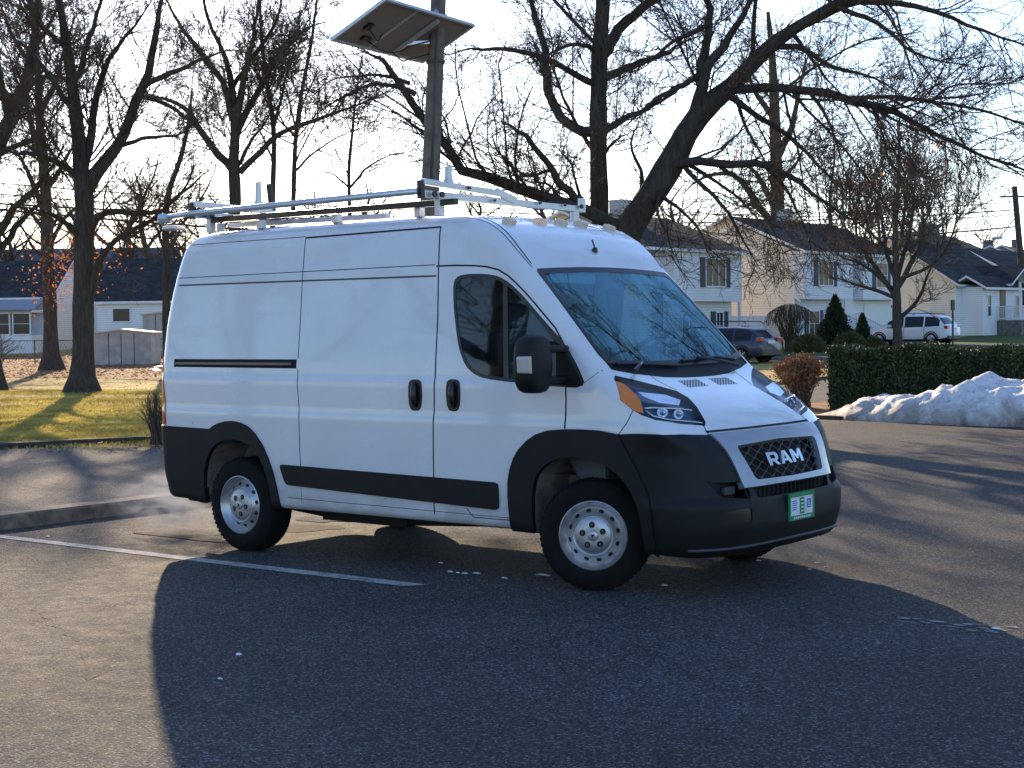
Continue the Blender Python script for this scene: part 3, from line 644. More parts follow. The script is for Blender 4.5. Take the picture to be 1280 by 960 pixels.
# --- dealer plate
pl = MB(); X0 = fx(0, .53, -.016)
def plate_box(y0, y1, z0, z1, x0, x1): b = MB(); b.box(x0, x1, y0, y1, z0, z1); return b
plt = plate_box(-.16, .16, .455, .62, X0, X0+.006).build('license_plate', simple('plate_white', (.70,.74,.76), .35), van)
b = MB()
for a in ((-.168,.168,.60,.628),(-.168,.168,.447,.478),(-.168,-.152,.478,.60),(.152,.168,.478,.60)): b.box(X0-.004, X0+.010, *a)
b.build('plate_frame', simple('plate_green', (.03,.26,.10), .4), plt)
b = MB(); b.box(X0+.004, X0+.008, -.028, .034, .485, .592); b.build('plate_block', simple('plate_green_block', (.025,.20,.08), .4), plt)
b = MB()
for k in range(4): b.box(X0+.006, X0+.0095, -.014+.0*k, .020, .497+.024*k, .507+.024*k)
for k in range(9): b.box(X0+.008, X0+.0125, -.115+k*.026, -.100+k*.026, .456, .469)
b.build('plate_lettering', simple('plate_pale', (.65,.75,.68), .4), plt)
b = MB(); b.box(X0+.004, X0+.008, .07, .125, .515, .575); b.build('plate_blue_mark', simple('plate_sky_blue', (.04,.20,.55), .4), plt); b = MB()
for k in range(5): b.box(X0+.004, X0+.008, -.125, -.075+.006*(k % 2), .515+.014*k, .522+.014*k)
b.build('plate_blue_mark', simple('plate_blue', (.04,.16,.50), .4), plt)
b = MB()
for k in range(3): b.box(X0+.006, X0+.0105, .080, .115-.008*k, .525+.016*k, .531+.016*k)
b.build('plate_blue_text', M['white'], plt)
# --- bumper lip line
pts = [tuple(snap((.6, y, .335-.02*abs(y)), (1, .9*y, 0))+np.array((.012, .012*np.sign(y), 0))) for y in np.linspace(-.85, .85, 25)]
b = MB(); b.tube(pts, .011, 6); b.build('bumper_lip', simple('scuffed_lip', (.05,.05,.055), .5), van, True)
V, Fs, Ns, _m = ribbon([(.93, -.585, .69), (.93, -.565, .62), (.93, -.555, .50), (.9, -.56, .36)], (1,-.3,0), .006, off=.0125); mesh_obj('bumper_seam', V, Fs, M['gap'], fb, normals=Ns)
V, Fs, Ns, _m = ribbon([(.93, .585, .69), (.93, .565, .62), (.93, .555, .50), (.9, .56, .36)], (1,.3,0), .006, off=.0125); mesh_obj('bumper_seam', V, Fs, M['gap'], fb, normals=Ns)
# --- hood vents
M['ventgrey'] = simple('vent_grey', (.16, .165, .18), .6)
for y0 in (-.33, .06):
    b = MB()
    for i in range(14):
        for j in range(4):
            y = y0+.02+i*.018; x = .245+j*.022+(.01 if i % 2 else 0); p = snap((x, y, 1.36), (0, 0, 1)); n_ = vgrad(p[None])[0]; p = p+n_*.0015
            t1 = np.array((0, 1, 0))*.0065; t2 = np.cross(n_, (0, 1, 0))*.008; b.add([tuple(p-t1-t2), tuple(p+t1-t2), tuple(p+t1+t2), tuple(p-t1+t2)], [(0,1,2,3)])
    b.build('hood_vent', M['ventgrey'], van)
# --- wipers
for pv, arm, bl in (((.17,-.70,1.455), (.10,-.40,1.505), [(.10,-.80,1.53),(.115,-.55,1.51),(.125,-.25,1.475),(.135,-.12,1.47)]), ((.17,.60,1.455), (.10,.15,1.515), [(.10,-.05,1.50),(.11,.15,1.52),(.095,.42,1.535),(.11,.68,1.52)])):
    wp = empty('wiper'); wp.parent = van; f = lambda p, o: tuple(snap(p, (.7, 0, .7))+vgrad(np.array([p]))[0]*o)
    b = MB(); b.tube([f(p, .012) for p in bl], .011, 6); b.build('wiper_blade', M['plasticg'], wp)
    mid = bl[1]; b = MB(); b.tube([f(pv, .03), f(((pv[0]+mid[0])/2, (pv[1]+mid[1])/2, (pv[2]+mid[2])/2), .045), f(mid, .03)], [.016, .012, .009], 6); b.build('wiper_arm', M['plasticg'], wp)
# --- wheels
def wheel(x, s, steer=0):
    wl = empty('wheel', (x-(.02 if steer else 0), s*(.985 if not steer else .955), .37)); wl.parent = van; wl.rotation_euler = (0, R((x*37) % 40), steer)
    sg = s
    b = MB(); b.lathe([(.222,-.02),(.228,.006),(.245,.014),(.29,.018),(.33,.010),(.352,-.006),(.365,-.022),(.370,-.05),(.370,-.19),(.362,-.215),(.33,-.235),(.25,-.235)], (0,0,0), 72, 1, sg)
    for k in range(60):
        a = 2*PI*k/60
        for (o0, o1, sh) in ((-.045,-.008,.0), (-.12,-.07,.05), (-.19,-.14,.0)):
            a_ = a+sh; p0 = Vector((math.cos(a_)*.3705, sg*o0, math.sin(a_)*.3705)); p1 = Vector((math.cos(a_+.025)*.3705 if o0 < -.05 else math.cos(a_)*.358, sg*o1, math.sin(a_+.025)*.3705 if o0 < -.05 else math.sin(a_)*.358)); b.obox(p0, p1, .020, .010, up=(math.cos(a_), 0, math.sin(a_)))
    b.build('tyre', M['rubber'], wl, True, auto=50)
    b = MB(); b.lathe([(.232,-.004),(.231,.010),(.224,.014),(.217,.004),(.212,-.012),(.205,-.020),(.196,-.034),(.188,-.040),(.182,-.036),(.150,-.012),(.143,.001),(.138,.004),(.130,-.002),(.124,-.002),(.116,.005),(.060,.012),(.036,.012),(.034,.020),(.026,.025),(.0005,.025)], (0,0,0), 72, 1, sg)
    def disc(rad, off, a, ra, rb, tilt):
        c = Vector((math.cos(a)*rad, sg*off, math.sin(a)*rad)); er = Vector((math.cos(a), sg*tilt, math.sin(a))).normalized(); et = Vector((-math.sin(a), 0, math.cos(a)))
        b.add([c+er*ra*math.cos(2*PI*k/14)+et*rb*math.sin(2*PI*k/14) for k in range(14)], [tuple(range(14))])
    b.m = 1
    for k in range(12): disc(.166, -.0228, 2*PI*k/12+.2, .014, .018, -.75)
    for k in range(5): disc(.072, .0116, 2*PI*k/5+.4, .021, .021, -.12)
    b.m = 2
    for k in range(5):
        a = 2*PI*k/5+.4; b.tube([(math.cos(a)*.072, sg*.009, math.sin(a)*.072), (math.cos(a)*.072, sg*.017, math.sin(a)*.072)], .011, 6)
    b.m = 1; b.add([(0, sg*.0262, -.014), (-.010, sg*.0262, .004), (-.016, sg*.0262, -.002), (-.012, sg*.0262, .013), (0, sg*.0262, .009), (.012, sg*.0262, .013), (.016, sg*.0262, -.002), (.010, sg*.0262, .004)], [(0,1,2,3,4,5,6,7)])
    b.build('rim', [M['steel'], M['dark'], M['gapbrown']], wl, True, auto=35)
    return wl
wheel(0, -1, R(24)); wheel(-3.45, -1); wheel(0, 1, R(24)); wheel(-3.45, 1)
# axle and exhaust
b = MB(); b.tube([(-3.45,-.8,.34),(-3.45,.8,.34)], .05); b.tube([(-3.6,-.55,.36),(-2.9,-.55,.30),(-2.0,-.55,.30),(-1.2,-.5,.34)], .045); b.box(-2.9,-2.0,-.62,-.2,.25,.38); b.tube([(-4.30,-.62,.33),(-3.9,-.60,.36),(-3.6,-.55,.40)], .028); b.build('chassis', M['dark'], van)
# --- handles
for x0, z0, par in ((-1.54,1.275,0), (-1.18,1.28,0), (-1.18,1.28,1)):
    s = 1 if par else -1
    poly = rounded([(-.062,.11),(.056,.11),(.066,-.02),(.05,-.115),(-.05,-.115),(-.068,-.02)], .05, 5); c = snap((x0, s*.95, z0), (0, s, 0)); b = MB()
    b.prism([(x0+p[0], z0+p[1]) for p in poly], c[1]-s*.01, c[1]+s*.008, (0, 2, 1)); h = b.build('door_handle', M['plasticg'], van, bevel=.004)
    b = MB(); b.tube([(x0+.004, c[1]+s*.008, z0+.085), (x0+.006, c[1]+s*.026, z0+.05), (x0+.006, c[1]+s*.028, z0-.04), (x0+.004, c[1]+s*.010, z0-.085)], [.016,.024,.024,.016], 10); b.build('handle_grip', M['plasticg'], h, True)
# --- mirrors
for s in (-1, 1):
    mr = empty('door_mirror'); mr.parent = van
    def rbox(name, x0, x1, y0, y1, z0, z1, r, m, par, taper=0):
        b = MB(); b.box(x0, x1, y0, y1, z0, z1); 
        o = b.build(name, m, par, bevel=r, segs=4); o.data.polygons.foreach_set('use_smooth', np.ones(len(o.data.polygons), bool)); return o
    # superellipsoid head
    V = []; Fc = []; nu, nv = 28, 16; cx, cy, cz = -.27, s*1.265, 1.505; a, bb, c = .085, .130, .190
    if s > 0: cx, cy, a, bb = -.50, 1.10, .125, .08
    def se(t, e): return math.copysign(abs(t)**e, t)
    for j in range(nv+1):
        ph = -PI/2+PI*j/nv
        for i in range(nu):
            th = 2*PI*i/nu; e1, e2 = .45, .55
            X = a*se(math.cos(ph), e1)*se(math.cos(th), e2); Y = bb*se(math.cos(ph), e1)*se(math.sin(th), e2); Z = c*se(math.sin(ph), e1)
            Y += s*(-.03)*(Z/c)**2*(1 if Y*s > 0 else 0); X *= 1+.25*(1-abs(Z/c)) if X > 0 else 1
            V.append((cx+X, cy+Y, cz+Z))
    for j in range(nv):
        for i in range(nu): Fc.append((j*nu+i, j*nu+(i+1) % nu, (j+1)*nu+(i+1) % nu, (j+1)*nu+i))
    b = MB(); b.add(V, Fc); b.build('mirror_housing', M['plastic'], mr, True)
    if s < 0: b = MB(); b.prism(rounded([(s*1.185,1.58),(s*1.10,1.58),(s*1.10,1.41),(s*1.185,1.41)], .01), cx-.03, cx+.075, (1,2,0)); b.build('mirror_inset', M['dash'], mr, bevel=.006)
    yo = s*(1.22 if s < 0 else 1.08); xo = 0 if s < 0 else -.10
    rbox('mirror_arm', -.30+xo, -.18+xo, *sorted((s*.97, yo)), 1.578, 1.625, .018, M['plastic'], mr); rbox('mirror_arm', -.30+xo, -.18+xo, *sorted((s*.97, yo)), 1.375, 1.425, .018, M['plastic'], mr)
    b = MB(); b.prism(rounded([(-.36,1.66),(-.20,1.60),(-.05,1.38),(-.06,1.355),(-.38,1.36)], .03), s*.955, s*1.005, (0,2,1)); b.build('mirror_base', M['plastic'], mr, bevel=.012)
    if s < 0: b = MB(); b.prism([(y_*s, z_) for y_, z_ in rounded([(1.405,1.555),(1.372,1.565),(1.368,1.445),(1.40,1.45)], .012)], cx-.02, cx+.085, (1,2,0)); b.build('mirror_signal', M['cream_lens'], mr, bevel=.008)
# --- roof marker lamps, antenna
for y in (-.611, -.249, 0, .249, .611):
    p = snap((-.99, y, 2.55), (0,0,1)); q = snap((-.93, y, 2.45), (0,0,1)); mk = MB(); dx = Vector(q-p).normalized()
    mk.obox(Vector(p)-dx*.02+Vector((0,0,.016)), Vector(q)+Vector((0,0,.014)), .082, .042, up=(0,0,1)); mk.build('marker_lamp', M['marker'], van, bevel=.015, segs=3)
p = snap((-.66, 0, 2.3), (.7,0,.7)); b = MB(); b.tube([tuple(p), tuple(p+(.01,0,.03))], [.028,.014], 10); b.tube([tuple(p+(.005,0,.02)), tuple(p+(-.02,0,.085))], .006, 6); b.build('antenna', M['plasticg'], van)
# --- cab interior
b = MB(); b.add([(-1.30,-.86,.5),(-1.30,.86,.5),(-1.30,.86,1.9),(-1.30,.80,2.3),(-1.30,-.80,2.3),(-1.30,-.86,1.9)], [(0,1,2,3,4,5)]); b.box(-1.29,-1.26,-.55,-.48,.5,2.25); b.box(-1.29,-1.26,.25,.32,.5,2.25); b.build('cab_partition', M['panelint'], van)
b = MB(); b.prism([(.02,1.46),(-.04,1.485),(-.30,1.46),(-.42,1.30),(-.40,1.0),(-.2,.7),(.02,.7)], -.86, .86); b.build('dashboard', M['dash'], van, bevel=.03)
b = MB(); b.add([(-1.28,-.84,.75),(.1,-.84,.75),(.1,.84,.75),(-1.28,.84,.75)], [(0,1,2,3)]); b.build('cab_floor', M['dash'], van)
for y in (-.42, .45):
    st = empty('seat'); st.parent = van
    b = MB(); b.box(-1.02,-.55,y-.24,y+.24,.95,1.12); b.build('seat_cushion', M['interior'], st, bevel=.05, segs=3)
    b = MB(); b.obox((-.98,y,1.08),(-1.12,y,1.72),.48,.13,up=(1,0,0)); b.build('seat_back', M['interior'], st, bevel=.05, segs=3)
    b = MB(); b.obox((-1.10,y,1.74),(-1.12,y,1.92),.26,.10,up=(1,0,0)); b.build('headrest', M['interior'], st, bevel=.04, segs=3)
b = MB(); cw = Vector((-.47,.42,1.58)); ax = Vector((-.55,0,.84)).normalized(); a1 = Vector((0,1,0)); a2 = ax.cross(a1)
b.tube([cw+(a1*math.cos(2*PI*k/28)+a2*math.sin(2*PI*k/28))*.20 for k in range(29)], .017, 8, False); b.tube([cw-a1*.19, cw+a1*.19], .018); b.tube([cw, cw-a2*.19], .018); b.tube([cw-ax*.01, cw-ax*.25], .05); b.build('steering_wheel', M['dash'], van, True)
b = MB(); b.box(-.56,-.50,-.12,.12,2.0,2.08); b.build('rearview_mirror', M['dash'], van, bevel=.015)
b = MB(); b.box(-.66,-.56,-.70,-.15,2.05,2.12); b.box(-.66,-.56,.15,.70,2.05,2.12); b.build('sun_visor', M['interior'], van)
# --- ladder rack
rk = empty('ladder_rack'); rk.parent = van; AL = M['alu']
def bar(a, b_, w_, h_, m=AL, name='rack_bar', bev=.004): q = MB(); q.obox(a, b_, w_, h_); return q.build(name, m, rk, bevel=bev)
for X in (-1.44, -3.93):
    f = X > -2; z = 2.70 if f else 2.69; z2 = z
    bar((X,-1.0,z), (X,.92,z-.02), .045, .050); bar((X+.02,-1.02,z+.085), (X+.02,-.18,z+.045 if f else z+.07), .045, .042, name='folding_arm')
    bar((X+.03,-.22,z+.06), (X+.03,.02,z), .03, .05, name='linkage'); bar((X,-1.035,z+.03), (X,-1.0,z+.03), .05, .13, M['plasticg'], 'end_cap')
    q = MB(); q.tube([(X+.045,-.93,z+.0),(X+.06,-.93,z)], .022, 10); q.tube([(X+.045,-.85,z),(X+.06,-.85,z)], .022, 10); q.tube([(X+.045,-.55,z+.065),(X+.06,-.55,z+.065)], .013, 8); q.tube([(X+.035,-.25,z-.01),(X+.05,-.25,z-.01)], .012, 8); q.tube([(X+.035,.3,z),(X+.05,.3,z)], .012, 8); q.tube([(X+.035,.62,z),(X+.05,.62,z)], .012, 8); q.tube([(X+.035,.84,z),(X+.05,.84,z)], .018, 8); q.build('rack_bolt', M['plasticg'], rk)
    if f: uy, uz, hh = -.72, z+.07, .145
    else: uy, uz, hh = -.30, z+.09, .22
    q = MB(); q.prism([(uy-.055,uz),(uy+.055,uz),(uy+.022,uz+.06),(uy+.020,uz+hh),(uy-.015,uz+hh),(uy-.022,uz+.06)], X-.02, X+.02, (1,2,0)); q.build('ladder_stop', AL, rk, bevel=.004)
    if not f: q = MB(); q.obox((X,uy+.16,uz-.02), (X,uy+.13,uz+hh-.01), .04, .045, up=(0,1,0)); q.build('ladder_stop', M['plasticg'], rk)
    q = MB(); q.obox((X,.90,z-.02), (X,.90,z+.07), .05, .04, up=(0,1,0)); q.build('end_stop', AL, rk)
    for y in (-.82, .80):
        q = MB(); q.box(X-.025, X+.025, y-.03, y+.03, 2.55, z-.02); q.build('rack_foot', AL if y > -.5 else M['alu'], rk, bevel=.005)
q = MB(); q.tube([(-1.45,-1.05,2.715),(-3.95,-1.05,2.695),(-4.22,-1.05,2.68)], .024, 12); q.build('side_tube', AL, rk, True)
q = MB(); q.tube([(-4.26,-1.09,2.67),(-4.18,-1.02,2.67)], .042, 10); q.box(-4.27,-4.12,-1.05,-.92,2.58,2.615); q.build('tube_handle', AL, rk, bevel=.01)
q = MB(); q.obox((-1.28,-.82,2.645),(-3.95,-.82,2.655),.05,.045); q.build('black_crossrail', M['plasticg'], rk, bevel=.006)
for X in (-1.7, -2.55, -3.4, -3.9):
    q = MB(); q.box(X-.03, X+.03, -.78, -.72, 2.56, 2.63); q.build('rail_foot', AL, rk, bevel=.006)
q = MB(); q.obox((-3.3,-.6,2.66),(-4.05,-.6,2.68),.10,.05); q.build('blue_strap_bar', simple('dark_blue_bar', (.02,.03,.10), .5), rk)
q = MB(); q.obox((-2.3,-.45,2.615),(-4.1,-.45,2.635),.06,.04); q.build('roof_rail', AL, rk)
vb.free()
# ================================================================ THE GROUND
def sheet(name, poly, dz, m, kind='structure', label=None, uvs=None):
    bm = bmesh.new(); f = bm.faces.new([bm.verts.new((x, y, 0)) for x, y in poly])
    for s in _TS[1:-1]:
        co = Vector((CAM[0]+FH[0]*s, CAM[1]+FH[1]*s, 0)); bmesh.ops.bisect_plane(bm, geom=list(bm.verts)+list(bm.edges)+list(bm.faces), dist=1e-4, plane_co=co, plane_no=(FH[0], FH[1], 0))
    for v in bm.verts: v.co.z = float(terr(v.co.x, v.co.y))+dz
    bmesh.ops.recalc_face_normals(bm, faces=bm.faces)
    for f in bm.faces:
        if f.normal.z < 0: f.normal_flip()
    me = bpy.data.meshes.new(name); bm.to_mesh(me); bm.free(); me.materials.append(m); o = bpy.data.objects.new(name, me); col.objects.link(o); o['kind'] = kind
    if label: o['label'] = label
    return o
sheet('ground', [(-1500,-1500),(1500,-1500),(1500,1500),(-1500,1500)], -.03, M['lawn'])
LK = [(-21.5,-12.0),(-19.3,-6.0),(-15.3,4.4),(-14.2,7.0),(-13.9,12.0),(-14.6,22.0),(-16.0,32.0),(-18.5,46.0)]
sheet('street', [(-6.60,-70),(-6.60,16.2),(-9.9,17.0),(-10.4,24),(-10.5,34),(-11.5,46),(-18.5,46)]+LK[::-1][1:]+[(-21.5,-70)], -.012, M['road'])
sheet('parking_lot', [(-6.62,-70),(60,-70),(60,16.5),(-6.62,16.5)], 0, M['asphalt'])
sheet('parking_verge', [(-9.9,17.0),(-6.60,16.45),(60,16.45),(60,24),(-10.3,24)], .012, M['litter'])
sheet('green_lawn', [(-34,58),(-24,46),(-11,44),(-10.4,24.5),(40,24.5),(60,120),(-34,120)], -.016, M['green'])
sheet('side_street', [(-24,44),(-18,40),(80,62),(80,69),(-24,49)], -.008, M['road'])
for i, yy in enumerate((51.6, 69.8)): sheet('driveway', [(-35,yy-1.7),(-22,yy-1.7),(-22,yy+1.7),(-35,yy+1.7)], .006, M['road'])
back = [gnd(-260,470), gnd(-260,447), gnd(120,443), gnd(225,443), gnd(330,452), gnd(330,478), gnd(60,471)]
sheet('leaf_litter_lawn', [(p.x, p.y) for p in back], -.014, M['litter'])
soil = [(x-.05, y) for x, y in LK[1:4]]+[(-14.95,7.2),(-16.1,4.7),(-20.2,-5.7)]
sheet('soil_strip', soil, .03, M['soil'])
def kerb(name, pts, w_, h_, m, label=None):
    """kerb that follows a path"""
    P = [Vector((x, y, 0)) for x, y in pts]; q = []
    for a, b in zip(P[:-1], P[1:]):
        n = max(1, int((b-a).length/.6)); q += [a+(b-a)*k/n for k in range(n)]
    q.append(P[-1]); rng = random.Random(5); V = []; prof = [(-w_/2, -.05), (-w_/2, h_-.02), (-w_/2+.02, h_), (w_/2-.02, h_), (w_/2, h_-.02), (w_/2, -.05)]
    for i, p in enumerate(q):
        t = (q[min(i+1, len(q)-1)]-q[max(0, i-1)]).normalized(); sd_ = Vector((t.y, -t.x, 0)); j = rng.uniform(-.008, .008); z0 = float(terr(p.x, p.y))
        V += [p+sd_*(a+j)+Vector((0, 0, z0+b+j*.6)) for a, b in prof]
    n = len(prof); Fc = [(i*n+k, (i+1)*n+k, (i+1)*n+k+1, i*n+k+1) for i in range(len(q)-1) for k in range(n-1)]
    o = MB().add(V, Fc).build(name, m, bevel=0); o['kind'] = 'structure'; return o
kerb('kerb', [(-6.45,-70),(-6.45,1.0),(-6.5,4.2)], .30, .13, M['concrete'])
kerb('kerb', [(-9.9,17.1),(-9.0,16.6),(-6.7,16.35),(60,16.35)], .14, .05, M['soil'])
kerb('kerb', LK, .14, .07, M['soil'])
o = sheet('kerb_grime', [(-6.60,-40),(-6.60,3),(-6.95,3),(-6.8,0),(-7.05,-2),(-6.85,-5),(-7.0,-40)], -.004, M['soil'])
def linemark(name, pts, label=None):
    o = sheet(name, pts, .004, M['paintline']); return o
linemark('bay_line', [(-6.25,-1.63),(-1.20,-1.52),(-1.10,-1.38),(-6.25,-1.50)])
linemark('bay_line', [(-6.2,-4.72),(-1.9,-4.62),(-1.9,-4.53),(-6.2,-4.62)])
# salt, ice bits, puddles
def patch(name, cx, cy, rx, ry, dz, m, seed, kind='structure', th=0.0):
    r_ = random.Random(seed); n = 22; ph = [r_.uniform(0, 6.28) for _ in range(4)]; pts = []
    for k in range(n):
        a = 2*PI*k/n; q = 1+.22*math.sin(2*a+ph[0])+.16*math.sin(3*a+ph[1])+.12*math.sin(5*a+ph[2])+r_.uniform(-.1, .1); pts.append((cx+rx*q*math.cos(a), cy+ry*q*math.sin(a)))
    if th == 0: return sheet(name, pts, dz, m, kind)
    b = MB(); c = (cx, cy, dz+th); b.add([(x, y, dz) for x, y in pts]+[((x+cx*1.2)/2.2, (y+cy*1.2)/2.2, dz+th*.9) for x, y in pts]+[c], [(k, (k+1) % n, (k+1) % n+n, k+n) for k in range(n)]+[(k+n, (k+1) % n+n, 2*n) for k in range(n)]); o = b.build(name, m, smooth=True); return o
M['salt'] = simple('dried_salt', (.055, .054, .052), .95, spec=.1, var=.6, scale=14, bmp=1, bscale=60)
M['slush'] = simple('thin_slush', (.22, .225, .235), .8, var=.4, scale=40); M['ice'] = simple('ice_crumb', (.78, .80, .82), .5, var=.1, scale=30)
for i, (u, v, rx, ry) in enumerate(((375,660,.42,.20),(455,642,.75,.28),(405,650,.3,.16),(235,672,.5,.12),(520,648,.3,.12))):
    g = gnd(u, v); patch('salt_stain', g.x, g.y, rx, ry, .003+.0007*i, M['salt'], i)
bits = [(563,715,.05),(572,716.5,.035),(581,717,.07),(596,717,.06),(631,723,.055),(679,719,.11),(831,732,.05),(551,704,.04),(948,701,.05),(1022,704,.04),(1012,712,.03),(1033,709,.03),(1244,786,.05),(300,899,.05),(60,671,.04),(275,849,.03)]
for i, (u, v, r_) in enumerate(bits):
    g = gnd(u, v); o = patch('ice_crumb', g.x, g.y, r_*.5, r_*.28, .002, M['ice'], 40+i, th=.008); tag(o, 'small crumb of white ice on the dark asphalt around the van', 'ice', 'ice crumbs on the asphalt')
rg = random.Random(9)
for i in range(16):
    u = rg.uniform(1190, 1276) if i < 10 else rg.uniform(1130, 1200); v = 784+(u-1200)*.08+rg.uniform(-5, 6); g = gnd(u, v); patch('salt_stain', g.x, g.y, rg.uniform(.02, .06), rg.uniform(.008, .02), .0030+.0004*i, M['slush'], 80+i)

def crack(pts, w_, seed):
    r_ = random.Random(seed); P = [gnd(u, v) for u, v in pts]; q = []
    for a, b in zip(P[:-1], P[1:]):
        n = max(2, int((b-a).length/.07)); q += [a+(b-a)*k/n+Vector((r_.uniform(-.02, .02), r_.uniform(-.02, .02), 0)) for k in range(n)]
    V = []
    for i in range(len(q)-1):
        t = (q[i+1]-q[i]).normalized(); s_v = Vector((t.y, -t.x, 0))*w_*r_.uniform(.3, 1); V += [q[i]+s_v+Vector((0, 0, .0022)), q[i]-s_v+Vector((0, 0, .0022))]
    o = mesh_obj('asphalt_crack', V, [(2*i, 2*i+1, 2*i+3, 2*i+2) for i in range(len(V)//2-1)], M['crack']); o['kind'] = 'structure'
M['crack'] = simple('crack_dark', (.012, .012, .012), .95)
for i, (c_, w_) in enumerate((([(996,752),(1000,764),(1002,782),(1012,800)], .006), ([(640,905),(720,880),(800,892),(905,868),(1010,880)], .004), ([(40,760),(95,800),(110,850),(150,900)], .005), ([(1120,650),(1170,672),(1235,690),(1290,720)], .006), ([(330,820),(400,845),(455,900),(470,960)], .003))): crack(c_, w_, i)
# ================================================================ TREES
rngT = np.random.default_rng(7)
def unit(a): return a/(np.linalg.norm(a, axis=-1, keepdims=True)+1e-9)
def tubes(P, Rr, n):
    """N polylines of K points -> vertex and quad arrays"""
    N, K, _ = P.shape; T = np.empty_like(P); T[:, 1:-1] = P[:, 2:]-P[:, :-2]; T[:, 0] = P[:, 1]-P[:, 0]; T[:, -1] = P[:, -1]-P[:, -2]; T = unit(T)
    ax = unit(P[:, -1]-P[:, 0]); ref = np.where(np.abs(ax[:, 2:3]) < .8, np.array([[0, 0, 1.]]), np.array([[1., 0, 0]]))[:, None, :]
    A = unit(np.cross(T, ref)); B = np.cross(T, A); th = 2*PI*np.arange(n)/n
    V = P[:, :, None, :]+Rr[:, :, None, None]*(A[:, :, None, :]*np.cos(th)[None, None, :, None]+B[:, :, None, :]*np.sin(th)[None, None, :, None])
    i = np.arange(N)[:, None, None]*K*n+np.arange(K-1)[None, :, None]*n; k = np.arange(n)[None, None, :]; k2 = (k+1) % n
    Fq = np.stack([i+k, i+k2, i+n+k2, i+n+k], -1).reshape(-1, 4)
    return V.reshape(-1, 3), Fq
def sprout(P, Rr, per_m, frac, K, ang, up, wander, rfac, rmin, tmin=.2, lmax=9, lmin=.15, nmax=60):
    N, Kp, _ = P.shape; seg = np.linalg.norm(P[:, 1:]-P[:, :-1], axis=-1); Ln = seg.sum(1)
    cnt = np.clip(rngT.poisson(Ln*per_m), 0, nmax); idx = np.repeat(np.arange(N), cnt)
    if len(idx) == 0: return None
    t = tmin+(1-tmin)*rngT.random(len(idx))**.85; q = t*(Kp-1); i = np.minimum(q.astype(int), Kp-2); fr = (q-i)[:, None]
    p = P[idx, i]*(1-fr)+P[idx, i+1]*fr; r = Rr[idx, i]*(1-fr[:, 0])+Rr[idx, i+1]*fr[:, 0]; T = unit(P[idx, i+1]-P[idx, i])
    rv = rngT.normal(size=(len(idx), 3)); rv = unit(rv-(rv*T).sum(-1, keepdims=True)*T); a = np.radians(ang+rngT.normal(size=len(idx))*12)[:, None]
    d = unit(T*np.cos(a)+rv*np.sin(a)+np.array([0, 0, up])); L_ = np.clip(Ln[idx]*frac*(1.15-t*.75)*rngT.uniform(.55, 1.3, len(idx)), lmin, lmax)
    r0 = np.clip(np.minimum(r*.75, L_*rfac), rmin, None); Q = np.empty((len(idx), K, 3)); Q[:, 0] = p
    for k in range(1, K):
        d = unit(d+rngT.normal(size=d.shape)*wander+np.array([0, 0, up*.35])); Q[:, k] = Q[:, k-1]+d*(L_/(K-1))[:, None]
    Rq = r0[:, None]*np.linspace(1, .35, K)[None]; return Q, np.maximum(Rq, rmin*.7)
def resample(pts, rads, K):
    P = np.array([list(p) for p in pts], float); Rr = np.array(rads, float)
    if len(Rr) != len(P): Rr = np.interp(np.linspace(0, 1, len(P)), np.linspace(0, 1, len(Rr)), Rr)
    # Catmull-Rom through the points
    s = np.concatenate([[0], np.cumsum(np.linalg.norm(np.diff(P, axis=0), axis=1))]); t = np.linspace(0, s[-1], K); out = np.empty((K, 3)); m = np.gradient(P, s, axis=0) if len(P) > 2 else np.repeat((P[1:]-P[:-1])/s[-1], 2, 0)
    for j in range(K):
        i = min(np.searchsorted(s, t[j], 'right')-1, len(P)-2); h = s[i+1]-s[i]; x = (t[j]-s[i])/h
        out[j] = (2*x**3-3*x*x+1)*P[i]+(x**3-2*x*x+x)*h*m[i]+(-2*x**3+3*x*x)*P[i+1]+(x**3-x*x)*h*m[i+1]
    return out, np.interp(t, s, Rr)
def arr_obj(name, Vs, m, parent):
    V = []; Fq = []; b = 0
    for v, f in Vs: V.append(v); Fq.append(f+b); b += len(v)
    V = np.concatenate(V); Fq = np.concatenate(Fq); me = bpy.data.meshes.new(name); me.vertices.add(len(V)); me.vertices.foreach_set('co', V.astype(np.float32).ravel())
    me.loops.add(Fq.size); me.loops.foreach_set('vertex_index', Fq.astype(np.int32).ravel()); me.polygons.add(len(Fq)); me.polygons.foreach_set('loop_start', np.arange(len(Fq), dtype=np.int32)*4)
    me.polygons.foreach_set('use_smooth', np.ones(len(Fq), bool)); me.update(calc_edges=True); me.materials.append(m); o = bpy.data.objects.new(name, me); col.objects.link(o); o.parent = parent; return o
